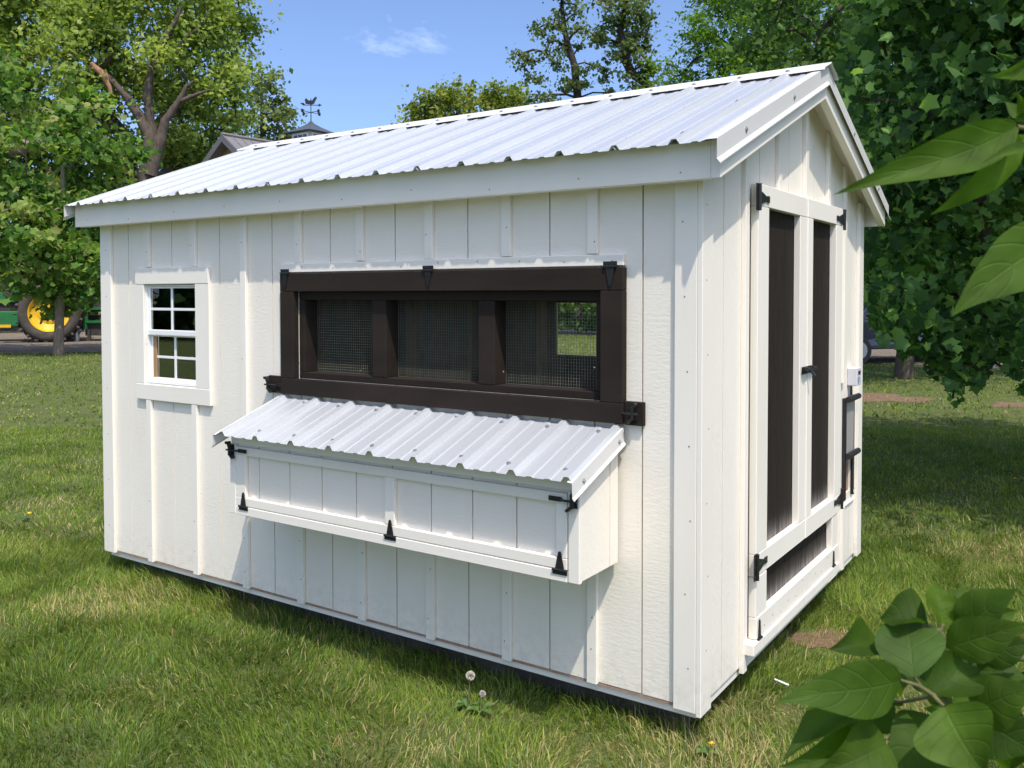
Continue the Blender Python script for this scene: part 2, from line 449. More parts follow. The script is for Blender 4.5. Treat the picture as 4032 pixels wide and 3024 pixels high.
# bare patches: (fwd, right, radius along view, radius across)
PATCH = [(4.22, 1.50, 0.13, 0.19), (14.2, 5.7, 0.65, 0.9), (13.2, 7.6, 0.3, 0.5)]
# places where the grass is thin and straw-dry
DRYSPOT = [(4.75, -2.15, 0.30, 0.42), (3.15, 0.55, 0.24, 0.55), (5.6, 3.3, 0.4, 0.7), (3.45, 0.95, 0.22, 0.35), (7.0, -3.9, 0.2, 0.5), (3.2, -.4, .2, .3), (3.6, 1.9, .3, .5)]
for i, (f_, r_, a, b) in enumerate(PATCH):
    pts = []
    for k in range(36):
        t = 2 * math.pi * k / 36
        w = 1 + 0.22 * math.sin(3 * t + i) + 0.14 * math.sin(7 * t + 2 * i) + random.uniform(-.06, .06)
        pts.append(W(f_ + a * w * math.cos(t), r_ + b * w * math.sin(t)))
    sheet('bare_soil', pts, GZ + 0.003, M['soil'])

# grass blades: real blades, dense near, larger and sparser far away
COOP = (-3.92, -0.15, -0.02, 2.46)

def vnoise(x, y, scale, seed):
    """cheap smooth value noise 0..1"""
    r = np.random.default_rng(seed); T = r.random((64, 64))
    u, v = x / scale, y / scale
    i, j = np.floor(u).astype(int), np.floor(v).astype(int)
    a, b = u - i, v - j
    a, b = a * a * (3 - 2 * a), b * b * (3 - 2 * b)
    g_ = lambda p, q: T[p % 64, q % 64]
    return (g_(i, j) * (1 - a) + g_(i + 1, j) * a) * (1 - b) + (g_(i, j + 1) * (1 - a) + g_(i + 1, j + 1) * a) * b

def blades(n, f0, f1, hmin, hmax, wid, seed, margin=0.66):
    r = np.random.default_rng(seed)
    f = np.sqrt(r.random(n) * (f1 ** 2 - f0 ** 2) + f0 ** 2)
    rt = (r.random(n) * 2 - 1) * margin * f
    x = CAM.x + FW.x * f + RT.x * rt
    y = CAM.y + FW.y * f + RT.y * rt
    keep = ~((x > COOP[0] + .25) & (x < COOP[1] - .25) & (y > COOP[2] + .3) & (y < COOP[3] - .25))
    # not on the drive
    er = np.array([e[1] for e in edge]); ef = np.array([e[0] for e in edge])
    keep &= f < np.interp(rt, er, ef) + 0.25 * (vnoise(x, y, .5, 3) - .3)
    pf = np.ones(n)
    for (a, b, c, d) in PATCH:
        q = ((f - a) / c) ** 2 + ((rt - b) / d) ** 2
        pf = np.minimum(pf, np.clip((q - .35) / 1.3, .26, 1))
    keep &= r.random(n) < pf
    ds = np.zeros(n)
    for (a, b, c, d) in DRYSPOT:
        ds = np.maximum(ds, np.clip(1.25 - ((f - a) / c) ** 2 - ((rt - b) / d) ** 2, 0, 1))
    keep &= r.random(n) < 1 - .35 * ds
    # uneven stand
    clump = vnoise(x, y, .16, 5) * .6 + vnoise(x, y, .5, 6) * .4
    keep &= r.random(n) < np.clip(.35 + 1.3 * clump, 0, 1)
    x, y, f, clump, pf, ds = x[keep], y[keep], f[keep], clump[keep], pf[keep], ds[keep]
    n = len(x)
    near_wall = np.clip(1 - np.maximum.reduce([COOP[0] - x, x - COOP[1], COOP[2] - y, y - COOP[3], np.zeros(n)]) / .22, 0, 1)
    h = (hmin + (hmax - hmin) * r.random(n) ** 1.6) * (.6 + .8 * clump) * (1 + .35 * near_wall) * (.5 + .5 * pf)
    w = wid * (.6 + .8 * r.random(n))
    weed = r.random(n) < .05 + .10 * (vnoise(x, y, .35, 77) > .68)
    w = np.where(weed, w * 2.6, w); h = np.where(weed, h * .6, h)
    # lean: a flow field plus randomness
    flow = vnoise(x, y, .7, 11) * 4 * math.pi
    ang = flow + r.normal(0, 1.0, n)
    lean = np.clip(r.normal(.9, .45, n), .05, 1.8)
    dx, dy = np.cos(ang), np.sin(ang)
    fa = r.random(n) * 2 * math.pi
    sx, sy = np.cos(fa) * w, np.sin(fa) * w
    V = np.zeros((n, 5, 3), dtype=np.float32)
    z0 = GZ - .004
    V[:, 0] = np.stack([x - sx, y - sy, np.full(n, z0)], 1)
    V[:, 1] = np.stack([x + sx, y + sy, np.full(n, z0)], 1)
    mx_, mz = h * np.sin(lean * .55) * .55, h * np.cos(lean * .55) * .6
    V[:, 2] = np.stack([x + dx * mx_ + sx * .75, y + dy * mx_ + sy * .75, z0 + mz], 1)
    V[:, 3] = np.stack([x + dx * mx_ - sx * .75, y + dy * mx_ - sy * .75, z0 + mz], 1)
    tx, tz = mx_ + h * .5 * np.sin(lean * 1.25), mz + h * .5 * np.cos(lean * 1.25)
    V[:, 4] = np.stack([x + dx * tx, y + dy * tx, np.maximum(z0 + tz, GZ + .004)], 1)
    base = np.arange(n)[:, None] * 5
    quads = base + np.array([[0, 1, 2, 3]])
    tris = base + np.array([[3, 2, 4]])
    # colours
    big = vnoise(x, y, 1.1, 21); mid = vnoise(x, y, .3, 22)
    c_dark, c_mid, c_lite, c_dry = np.array([.060, .104, .016]), np.array([.148, .220, .034]), np.array([.270, .335, .062]), np.array([.45, .38, .18])
    t = np.clip(.5 * big + .5 * mid + r.normal(0, .22, n), 0, 1)[:, None]
    col = np.where(t < .5, c_dark + (c_mid - c_dark) * t * 2, c_mid + (c_lite - c_mid) * (t - .5) * 2)
    dryp = .035 + .16 * np.clip((vnoise(x, y, .45, 31) - .55) * 3, 0, 1) + .25 * (1 - pf) + .42 * ds
    dry = (r.random(n) < dryp)[:, None]
    col = np.where(dry, c_dry * (.7 + .5 * r.random((n, 1))), col)
    blue = (r.random(n) < .12)[:, None]
    col = np.where(blue & ~dry, np.array([.13, .215, .075]), col)
    cols = np.repeat(col[:, None, :], 5, 1)
    return V.reshape(-1, 3), quads, tris, cols.reshape(-1, 3)

def lay_grass(name, specs, mat):
    Vs, Q, T, Cs, off = [], [], [], [], 0
    for s in specs:
        v, q, t, c = blades(*s)
        Vs.append(v); Q.append(q + off); T.append(t + off); Cs.append(c); off += len(v)
    me = np_mesh(name, np.concatenate(Vs), [np.concatenate(Q), np.concatenate(T)])
    set_col(me, np.concatenate(Cs))
    o = link(name, me, mat)
    tag(o, 'short uneven lawn grass with dry clippings around the coop', 'grass', kind='stuff')
    return o

lay_grass('grass', [(290000, 2.3, 6.0, .025, .078, .0019, 1, .70), (140000, 6.0, 11.0, .025, .07, .0034, 2, .66), (120000, 11.0, 38.0, .035, .075, .009, 3, .64)], M['grass'])
# ------------------------------------------------------------------ the chicken coop
XL, XR = -3.907, -0.16            # outer faces of the corner boards
XG = -0.18                        # siding face of the near gable
YB = 2.43                         # siding face of the back wall
YM, SL = 1.215, 0.382             # ridge line and roof slope
def zt(y):                        # top of the roof deck
    return 2.022 + SL * ((y if y <= YM else 2 * YM - y) + 0.155)

coop = thing('chicken_coop', 'white board-and-batten chicken coop with ribbed metal roof standing on the lawn', 'chicken coop', (-2.03, 1.215, GZ))

def pieces(a, b, z0, z1, opens):
    xs = sorted({a, b} | {min(max(o[0], a), b) for o in opens} | {min(max(o[1], a), b) for o in opens})
    out = []
    for u0, u1 in zip(xs[:-1], xs[1:]):
        if u1 - u0 < 1e-5: continue
        m = (u0 + u1) / 2
        cuts = sorted((o[2], o[3]) for o in opens if o[0] < m < o[1])
        z = z0
        for c0, c1 in cuts:
            if c0 > z: out.append((u0, u1, z, c0))
            z = max(z, c1)
        if z < z1: out.append((u0, u1, z, z1))
    return out

# floor platform and skids
fl = bx('floor_frame', M['trim_x'], coop, XL + .02, XG - .01, 0.012, YB - .012, -.042, .02)
for y in (0.16, 1.2, 2.26):
    bx('skid', M['skid'], fl, XL + .1, XG - .08, y - .05, y + .05, GZ - .02, -.043)

# ---- front wall
OP_W = (-3.485, -3.03, 1.01, 1.565)          # glazed window
OP_M = (-2.248, -.565, 1.10, 1.524)          # wire mesh window
ZTOP = 1.985
mb = MB()
for q in pieces(XL + .02, XG - .013, 0.004, ZTOP, [OP_W, OP_M]): mb.box(q[0], q[1], .0125, .022, q[2], q[3])
fw = mb.build('front_wall', M['groove'], coop)
xs = [XG]
x = -0.403
while x > XL + .05:
    xs += [x, x - .2032]; x -= .4064
xs = sorted(set(round(v, 4) for v in xs if v > XL + .03) | {XL + .02})
for a, b in zip(xs[:-1], xs[1:]):
    qs = pieces(a + .0032, b - .0032, 0.0 + random.uniform(-.0015, .0015), ZTOP, [OP_W, OP_M])
    grp = [qs] if len({(q[0], q[1]) for q in qs}) > 1 else [[q] for q in qs]
    for gq in grp:
        mb = MB()
        for q in gq: mb.box(q[0], q[1], 0, .012, q[2], q[3])
        mb.build('siding_board', M['siding'], fw)
for i in range(8):
    c = -.606 - .4064 * i + random.uniform(-.003, .003)
    z_spans = [(-.004, ZTOP)]
    if i in (6, 7): z_spans = [(-.004, .918), (1.664, ZTOP)]
    elif i <= 4: z_spans = [(-.004, .483 if i else .483), (1.664, ZTOP)]
    if i == 0: z_spans = [(-.004, ZTOP)] if False else [(-.004, .483), (1.664, ZTOP)]
    for z0, z1 in z_spans:
        bx('batten', M['trim'], fw, c - .0225, c + .0225, -.020, -.0002, z0 - random.uniform(0, .004), z1)
bx('corner_board', M['trim'], fw, -.268, -.1805, -.020, -.0002, -.012, ZTOP - .02)
bx('corner_board', M['trim'], fw, XL, -3.802, -.020, -.0002, -.012, ZTOP - .02)
bx('bottom_edge', M['cutend'], fw, XL + .03, XG - .02, .0015, .0118, -.012, -.0015, 0)

# ---- near gable wall
POP = (2.093, 2.258, .385, .61)
def gable(name, xo, xi, xc0, xc1, ys, mat, opens, parent=coop, nm='siding_board'):
    mb = MB()
    def top(y): return zt(y) - .032
    def piece(m, q, x0, x1, full):
        if q[3] < full - 1e-4: m.box(x0, x1, q[0], q[1], q[2], q[3])
        else:
            poly = [(q[0], q[2]), (q[1], q[2]), (q[1], top(q[1]))]
            if q[0] < YM < q[1]: poly.append((YM, top(YM)))
            poly.append((q[0], top(q[0])))
            m.prism(poly, 0, x0, x1)
    for q in pieces(.02, YB - .02, .004, 9, opens): piece(mb, q, xc0, xc1, 9)
    w = mb.build(name, M['groove'], parent)
    for a, b in zip(ys[:-1], ys[1:]):
        m2 = MB()
        for q in pieces(a + .003, b - .003, 0, 9, opens): piece(m2, q, xo, xi, 9)
        m2.build(nm, mat, w)
    return w
GY = [-.0002, .238, .45, .647, .872, 1.05, 1.283, 1.46, 1.68, 1.86, 2.04, 2.235, YB]
gw = gable('gable_wall', XG, XG - .012, XG - .0125, XG - .022, GY, M['siding_g'], [POP])
def gbatten(y0, y1, z0, z1=None):
    mb = MB()
    zz = zt(y0) - .034 if z1 is None else z1
    zz2 = zt(y1) - .034 if z1 is None else z1
    mb.prism([(y0, z0), (y1, z0), (y1, zz2), (y0, zz)], 0, XG + .0002, XR)
    return mb.build('batten', M['trim'], gw, .002)
gbatten(.43, .474, -.022)
gbatten(.85, .895, 1.957)
gbatten(1.262, 1.308, 1.957)
gbatten(1.665, 1.71, 1.957)
gbatten(2.012, 2.056, 1.02)
gbatten(2.012, 2.056, -.012, .335)
mb = MB(); mb.box(XG + .0002, XR, -.020, .082, -.022, 2.03); mb.build('corner_board', M['trim'], gw, .002)
mb = MB(); mb.box(XG + .0002, XR, 2.352, 2.452, -.018, 2.03); mb.build('corner_board', M['trim'], gw, .002)
bx('ledger_strip', M['trim'], gw, XG + .0002, XG + .012, 2.075, 2.33, .322, .333)

# ---- far gable and back wall (seen through the openings)
mb = MB()
mb.prism([(.02, .004), (YB - .02, .004), (YB - .02, zt(YB) - .032), (YM, zt(YM) - .032), (.02, zt(.02) - .032)], 0, XL + .022, XL + .032)
far = mb.build('far_gable_wall', M['innerwall'], coop)
for a in np.arange(0, YB - .1, .2032):
    m2 = MB(); b = min(a + .2, YB); 
    m2.prism([(a, 0), (b, 0), (b, zt(b) - .04), (a, zt(a) - .04)], 0, XL + .0202, XL + .0218); m2.build('siding_board', M['siding_g'], far)
OP_B = (-2.235, -1.895, 1.08, 1.45)
mb = MB()
for q in pieces(XL + .035, XG - .025, .004, ZTOP, [OP_B]): mb.box(q[0], q[1], YB - .03, YB - .012, q[2], q[3])
bw = mb.build('back_wall', M['innerwall'], coop)
for a in np.arange(XL + .02, XG - .1, .2032):
    m2 = MB()
    for q in pieces(a, min(a + .199, XG), 0, ZTOP, [OP_B]): m2.box(q[0], q[1], YB - .0118, YB, q[2], q[3])
    m2.build('siding_board', M['siding'], bw)
for a in np.arange(XL + .35, XG - .2, .6096):
    if OP_B[0] - .05 < a < OP_B[1]: continue
    bx('stud', M['wood'], bw, a, a + .038, YB - .119, YB - .0305, .02, 1.93)
for a in (-3.47, -2.96, -2.52, -.44):
    bx('stud', M['wood'], fw, a, a + .038, .0225, .111, .02, 1.93)
bx('inner_wall_panel', M['innerwall'], fw, -2.9, -2.45, .112, .122, .02, 1.93)

# ---- roof
roof = MB()
poly = [(-.064, zt(-.064) - .03), (YM, zt(YM) - .03), (2 * YM + .064, zt(-.064) - .03), (2 * YM + .064, zt(-.064)), (YM, zt(YM)), (-.064, zt(-.064))]
roof.prism(poly, 0, -3.985, -.1)
roof = roof.build('roof', M['trim'], coop)
bx('fascia_board', M['trim_x'], roof, -3.981, -.0985, -.103, -.066, 1.905, zt(-.103) - .004, .003)
bx('fascia_board', M['trim_x'], roof, -3.981, -.0985, 2 * YM + .066, 2 * YM + .103, 1.905, zt(-.103) - .004, .003)
bx('soffit_board', M['trim_x'], roof, -3.98, -.1, -.0655, .0, 1.935, 1.945, 0)
def rake(x0, x1, sgn):
    def yy(y): return y if sgn < 0 else 2 * YM - y
    zb = lambda y: 1.903 + SL * (y + .112)
    p = [(yy(-.106), zb(-.106)), (yy(YM), zb(YM)), (yy(YM), zt(YM) - .002), (yy(-.106), zt(-.106) - .002)]
    mb = MB(); mb.prism(p, 0, x0, x1); mb.build('rake_board', M['trim'], roof, .002)
for sg in (-1, 1):
    rake(-.0975, -.062, sg); rake(-4.018, -3.9825, sg)

RIB0, RIBS = -.2125, .2300
def profile(x_lo, x_hi):
    """(x, height) of the ribbed sheet between two x"""
    pts = [(x_lo, 0.0)]
    k = math.ceil((RIB0 - x_hi) / RIBS) - 1
    feats = []
    for k in range(-1, 22):
        c = RIB0 - k * RIBS
        feats += [(c - .022, 0), (c - .009, .0185), (c + .009, .0185), (c + .022, 0)]
        for m in (1, 2):
            d = c - RIBS * m / 3
            feats += [(d - .016, 0), (d - .009, .0035), (d + .009, .0035), (d + .016, 0)]
    pts += sorted(f for f in feats if x_lo < f[0] < x_hi)
    pts.append((x_hi, 0.0))
    return pts

def rib_sheet(name, x_lo, x_hi, line, mat, parent, lift=0.0, prof=None):
    """line: list of (y, z) down the slope"""
    pr = prof or profile(x_lo, x_hi)
    n = len(pr)
    V, F = [], []
    for (y, z) in line:
        for (x, h) in pr: V.append((x, y, z + h + lift))
    for j in range(len(line) - 1):
        for i in range(n - 1):
            F.append((j * n + i, j * n + i + 1, (j + 1) * n + i + 1, (j + 1) * n + i))
    mb = MB(); mb.add(V, F)
    return mb.build(name, mat, parent)
cuts = [-4.022, RIB0 - 13 * RIBS - .03, RIB0 - 9 * RIBS - .03, RIB0 - 5 * RIBS - .03, RIB0 - 1 * RIBS - .03, -.088]
for s, (a, b) in enumerate(zip(cuts[:-1], cuts[1:])):
    rib_sheet('roof_sheet', a, b + (.035 if b < -.2 else 0), [(-.158, zt(-.158) + .004), (YM - .01, zt(YM - .01) + .004)], M['metal'], roof, .0006 * (s % 2))
    rib_sheet('roof_sheet', a, b, [(2 * YM + .158, zt(-.158) + .004), (YM + .01, zt(YM - .01) + .004)], M['metal'], roof, .0006 * (s % 2))
# ridge cap
mb = MB()
prof = []
cw = .115
for y, dz in ((-cw - .006, -.008), (-cw, 0), (-.012, 0), (0, .004), (.012, 0), (cw, 0), (cw + .006, -.008)):
    prof.append((YM + y, zt(YM + y) + .0255 + dz))
for x in (-4.05, -.035):
    pass
n = len(prof)
V = [(x, y, z) for x in (-4.05, -.035) for (y, z) in prof]
F = [(i, i + 1, i + 1 + n, i + n) for i in range(n - 1)]
mb.add(V, F)
# closed end under the cap
mb.build('ridge_cap', M['flash'], roof)
# rake flashing: a flange over the sheet, a face and a kicked-out lip
for x_in, x_f, x_l in ((-.115, -.054, -.043), (-3.97, -4.03, -4.041)):
    for sg in (-1, 1):
        ys = [-.165, YM]
        V = []
        for y in ys:
            yy = y if sg < 0 else 2 * YM - y
            z = zt(y)
            V += [(x_in, yy, z + .0065), (x_in + (x_f - x_in) * .4, yy, z + .012), (x_f, yy, z + .012), (x_f, yy, z - .055), (x_l, yy, z - .069), (x_l, yy, z - .074)]
        F = [(i, i + 1, i + 7, i + 6) for i in range(5)]
        mb = MB(); mb.add(V, F); mb.build('rake_flashing', M['flash'], roof)
# roof screws, hex heads with washers
mb = MB()
nrm = Vector((0, -SL, 1)).normalized()
def screw(c, n_, r=.0078):
    mb.tube(Vector(c), Vector(c) + n_ * .0015, r * 1.5, r * 1.5, 8); mb.tube(Vector(c) + n_ * .0015, Vector(c) + n_ * .0055, r * .8, r * .75, 6)
for row in (.035, .60, 1.165 - .13):
    for k in range(17):
        x = RIB0 - k * RIBS - .045
        if x < -4.0: continue
        y = row + random.uniform(-.012, .012)
        screw((x, y, zt(y) + .0045), nrm)
for k in range(17):
    x = RIB0 - k * RIBS
    if x < -4.0: continue
    y = YM - .085
    screw((x, y, zt(y) + .027), nrm)
for y in (.12, .7):
    screw((-.0535, y, zt(y) - .025), Vector((1, 0, 0)))
    screw((-.0535, 2 * YM - y, zt(y) - .025), Vector((1, 0, 0)))
tag(mb.build('roof_screws', M['zinc'], roof), kind='stuff')

# ---- hardware
def t_hinge(parent, c, d, w, n, plate_w=.058, plate_d=.019, L=.088, w0=.036, w1=.012, th=.003, r=.005, ornate=False):
    """c: knuckle centre on the surface, d: strap direction, w: along the knuckle, n: outward."""
    c, d, w, n = Vector(c), Vector(d), Vector(w), Vector(n)
    m = MB()
    m.obox(c - d * (plate_d / 2) + n * (th / 2), w, d, n, plate_w / 2, plate_d / 2, th / 2)
    pts = [(w0 / 2, 0.004), (w1 / 2, L - .006), (w1 / 4, L), (-w1 / 4, L), (-w1 / 2, L - .006), (-w0 / 2, .004)]
    if ornate:
        pts = [(w0 / 2, .004), (w0 * .36, L * .35), (w1 * .42, L * .72), (w1 * .62, L * .80), (w1 * .62, L), (-w1 * .62, L), (-w1 * .62, L * .80), (-w1 * .42, L * .72), (-w0 * .36, L * .35), (-w0 / 2, .004)]
    k = len(pts)
    vs = [c + w * a + d * b + n * .0005 for a, b in pts] + [c + w * a + d * b + n * (th + .0015) for a, b in pts]
    m.add(vs, [tuple(range(k)), tuple(range(2 * k - 1, k - 1, -1))] + [(i, (i + 1) % k, (i + 1) % k + k, i + k) for i in range(k)])
    m.tube(c - w * (plate_w / 2) + n * r * .8, c + w * (plate_w / 2) + n * r * .8, r, r, 8)
    for a in (-.36, 0, .36):
        q = c - d * (plate_d * .55) + w * (plate_w * a); m.tube(q + n * th, q + n * (th + .002), .0036, .003, 6)
    for b in (.22, .38, .86):
        q = c + d * (L * b); m.tube(q + n * (th + .0012), q + n * (th + .0035), .0036, .003, 6)
    return m.build('hinge', M['iron'], parent)

def gate_latch(parent, c, d, up, n, name='latch'):
    """c: catch body centre, d: towards the bar's fixed end."""
    c, d, up, n = Vector(c), Vector(d), Vector(up), Vector(n)
    m = MB()
    m.obox(c + n * .002, d, up, n, .014, .026, .002)                  # back plate
    m.obox(c + n * .012, d, up, n, .006, .024, .010)                  # catch body
    m.obox(c + n * .014 + up * .026 - d * .006, (d * -.5 + up), (d + up * .5), n, .014, .005, .010)   # upper jaw
    m.obox(c + n * .014 - up * .026 + d * .010, (d * .6 - up * .5), (d * .5 + up * .6), n, .016, .005, .010)  # lower jaw
    m.tube(c + n * .020 + up * .034 - d * .014, c + n * .028 + up * .034 - d * .014, .007, .007, 8)
    m.tube(c + n * .018 - d * .022, c + n * .018 + d * .03, .0045, .0045, 8)           # bar
    m.tube(c + n * .018 + d * .03, c + n * .008 + d * .052, .0045, .0045, 8)
    m.obox(c + n * .005 + d * .075, d, up, n, .027, .0085, .002)      # strap of the bar
    for s_ in (.062, .088):
        m.tube(c + d * s_ + n * .006, c + d * s_ + n * .0095, .0045, .004, 6)
    for s_ in (-.017, .017):
        m.tube(c + up * s_ - d * .008 + n * .003, c + up * s_ - d * .008 + n * .0065, .0045, .004, 6)
    return m.build(name, M['iron'], parent)

PX, PY, PZ = Vector((1, 0, 0)), Vector((0, 1, 0)), Vector((0, 0, 1))

# ---- glazed window
wi = MB()
for q in ((-3.485, -3.478, 1.012, 1.563), (-3.037, -3.03, 1.012, 1.563)): wi.box(q[0], q[1], -.004, .05, q[2], q[3])
wi.box(-3.478, -3.037, -.004, .05, 1.012, 1.026); wi.box(-3.478, -3.037, -.004, .05, 1.556, 1.563)
wi = wi.build('window', M['vinyl'], coop, .0015)
bx('casing_board', M['trim_x'], wi, -3.562, -2.912, -.0215, -.0003, 1.5685, 1.660)
bx('casing_board', M['trim_x'], wi, -3.562, -2.905, -.0215, -.0003, .918, 1.0065)
bx('casing_board', M['trim'], wi, -3.562, -3.486, -.020, -.0003, 1.007, 1.568)
bx('casing_board', M['trim'], wi, -3.026, -2.908, -.020, -.0003, 1.007, 1.568)
def sash(z0, z1, y, x0=-3.477, x1=-3.038):
    m = MB(); t = .017
    m.box(x0, x0 + t, y, y + .018, z0, z1); m.box(x1 - t * .6, x1, y, y + .018, z0, z1)
    m.box(x0 + t, x1 - t * .6, y, y + .018, z0, z0 + t); m.box(x0 + t, x1 - t * .6, y, y + .018, z1 - t * .6, z1)
    s = m.build('sash', M['vinyl'], wi, .0015)
    return s
s1 = sash(1.296, 1.555, .004); s2 = sash(1.027, 1.285, .022)
bx('meeting_rail', M['vinyl'], wi, -3.477, -3.038, -.002, .022, 1.283, 1.3135)
XM = -3.266
for (z0, z1, y, n_) in ((1.313, 1.545, .008, s1), (1.044, 1.275, .026, s2)):
    zm = (z0 + z1) / 2
    bx('muntin', M['vinyl'], n_, XM - .0085, XM + .0085, y, y + .008, z0, z1, .001)
    bx('muntin', M['vinyl'], n_, -3.460, XM - .0086, y + .001, y + .007, zm - .007, zm + .007, .001)
    bx('muntin', M['vinyl'], n_, XM + .0086, -3.0485, y + .001, y + .007, zm - .007, zm + .007, .001)
    for xa, xb in ((-3.4598, XM - .0087), (XM + .0087, -3.0488)):
        for za, zb in ((z0 + .0002, zm - .0072), (zm + .0072, z1 - .0002)):
            bx('glass_pane', M['glass'], n_, xa, xb, y + .003, y + .005, za, zb, 0)

# ---- wire mesh window, hinged at its top
mw = MB()
mw.box(-2.340, -.468, -.038, -.0005, 1.524, 1.612)
mw = mw.build('mesh_window', M['dark'], coop, .003)
bx('bottom_rail', M['dark'], mw, -2.340, -.468, -.038, -.0005, 1.022, 1.100)
bx('stile', M['dark'], mw, -2.340, -2.246, -.0375, -.0005, 1.1005, 1.5235)
bx('stile', M['dark'], mw, -.563, -.468, -.0375, -.0005, 1.1005, 1.5235)
bx('inner_frame', M['dark'], mw, -2.246, -.566, .0003, .088, 1.484, 1.523, .002)
bx('inner_frame', M['dark'], mw, -2.246, -.566, .0003, .088, 1.101, 1.1315, .002)
bx('inner_frame', M['dark'], mw, -2.246, -2.205, .0006, .088, 1.132, 1.4835, .002)
bx('inner_frame', M['dark'], mw, -.600, -.566, .0006, .088, 1.132, 1.4835, .002)
bx('mullion', M['dark'], mw, -1.765, -1.679, -.0006, .088, 1.132, 1.4835, .002)
bx('mullion', M['dark'], mw, -1.163, -1.078, -.0006, .088, 1.132, 1.4835, .002)
bx('header_board', M['trim_x'], mw, -2.352, -.472, -.0215, -.0003, 1.617, 1.661)
bx('latch_block', M['dark'], mw, -2.450, -2.3405, -.0215, -.0003, 1.022, 1.106)
bx('latch_block', M['dark'], mw, -.4675, -.389, -.0215, -.0003, 1.018, 1.107)
def wire_grid(x0, x1, z0, z1, y):
    V, F = [], []
    st, r = .0127, .00055
    def bar(a, b, c, d, yy):
        n0 = len(V)
        V.extend([(a, yy - r, c), (b, yy - r, c), (b, yy - r, d), (a, yy - r, d), (a, yy + r, c), (b, yy + r, c), (b, yy + r, d), (a, yy + r, d)])
        F.extend([tuple(int(i) + n0 for i in f) for f in BOXF])
    for xx in np.arange(x0, x1, st): bar(xx - r, xx + r, z0, z1, y)
    for zz in np.arange(z0, z1, st): bar(x0, x1, zz - r, zz + r, y + 2.05 * r)
    m = MB(); m.add(V, F)
    return m.build('wire_mesh', M['wire'], mw)
for a, b in ((-2.2046, -1.7654), (-1.6786, -1.1634), (-1.0776, -.6004)):
    tag(wire_grid(a, b, 1.1322, 1.4832, .0845), kind='stuff')
for xh in (-2.300, -1.401, -.519):
    t_hinge(mw, (xh, -.0385, 1.6135), -PZ, PX, -PY, L=.074, plate_d=.02)
gate_latch(mw, (-2.432, -.0218, 1.062), PX, PZ, -PY)
gate_latch(mw, (-.425, -.0218, 1.064), -PX, PZ, -PY)

# ---- nest box
NB = dict(x0=-2.372, x1=-.493, yf=-.32, z0=.487)
nb = MB()
nb.box(NB['x0'] + .022, NB['x1'] - .022, -.298, -.0215, .492, .505)     # bottom board
nb = nb.build('nest_box', M['siding'], coop)
def nb_top(y): return .858 + .365 * (y + .32)
for xa, xb in ((NB['x1'] - .018, NB['x1'] - .0005), (NB['x0'] + .0005, NB['x0'] + .018)):
    for ya, yb in ((-.2978, -.0885), (-.0825, -.0215)):
        m = MB(); m.prism([(ya, .492), (yb, .492), (yb, nb_top(yb)), (ya, nb_top(ya))], 0, xa, xb); m.build('side_board', M['siding_g'], nb, .001)
bx('corner_post', M['trim'], nb, -.5375, -.491, -.320, -.2985, .486, .812)
bx('corner_post', M['trim'], nb, NB['x0'], -2.334, -.320, -.2985, .486, .812)
bx('top_board', M['trim_x'], nb, NB['x0'] + .004, -.4935, -.315, -.2985, .8135, .862)
bx('sill_board', M['trim_x'], nb, -2.3335, -.5425, -.3205, -.2985, .4845, .526)
bx('top_rail', M['trim_x'], nb, -2.332, -.5425, -.3195, -.2985, .765, .803)
bx('bottom_rail', M['trim_x'], nb, -2.332, -.5425, -.3195, -.2985, .5285, .569)
bx('stile', M['trim'], nb, -2.332, -2.265, -.319, -.2985, .5695, .7645)
bx('stile', M['trim'], nb, -.5895, -.5425, -.319, -.2985, .5695, .7645)
bx('stile', M['trim'], nb, -1.406, -1.354, -.319, -.2985, .5695, .7645)
gs = [-2.34] + [-.771 - .2032 * i for i in range(7, -1, -1)] + [-.54]
for a, b in zip(gs[:-1], gs[1:]):
    bx('panel_board', M['siding'], nb, a + .0028, b - .0028, -.298, -.286, .52, .81, .001)
bx('panel_backing', M['groove'], nb, -2.33, -.54, -.2855, -.280, .521, .809, 0)
# its ribbed roof
NR0 = -.497
def nprof(xa, xb):
    feats = []
    for k in range(0, 9):
        c = NR0 - k * .2286
        feats += [(c - .022, 0), (c - .009, .0185), (c + .009, .0185), (c + .022, 0)]
        for m_ in (1, 2):
            d = c - .2286 * m_ / 3
            feats += [(d - .016, 0), (d - .009, .0035), (d + .009, .0035), (d + .016, 0)]
    return [(xa, 0)] + sorted(f for f in feats if xa < f[0] < xb) + [(xb, 0)]
nz = lambda y: .8645 + .365 * (y + .40)
rib_sheet('roof_sheet', 0, 0, [(-.402, nz(-.402)), (-.2, nz(-.2)), (-.022, nz(-.022))], M['metal'], nb, 0, nprof(-2.352, -.474))
for xf, s in ((-.470, 1), (-2.377, -1)):
    V = []
    for y in (-.41, -.021):
        z = nz(y)
        V += [(xf - s * .02, y, z + .006), (xf, y, z + .004), (xf + s * .002, y, z - .048), (xf + s * .010, y, z - .058)]
    m = MB(); m.add(V, [(i, i + 1, i + 5, i + 4) for i in range(3)]); m.build('side_flashing', M['flash'], nb)
mb = MB()
nn = Vector((0, -.365, 1)).normalized()
for k in range(9):
    for y in (-.33, -.055):
        x = NR0 - .055 - k * .2286 + random.uniform(-.008, .008)
        if x > -2.34: screw((x, y + random.uniform(-.006, .006), nz(y) + .001), nn, .006)
for y in (-.33, -.06): screw((-.4685, y, nz(y) - .03), PX, .006)
tag(mb.build('roof_screws', M['zinc'], nb), kind='stuff')
for xh in (-2.276, -1.373, -.570):
    t_hinge(nb, (xh, -.321, .5275), PZ, PX, -PY, L=.066, plate_d=.017, plate_w=.06)
gate_latch(nb, (-.512, -.3207, .782), -PX, PZ, -PY)
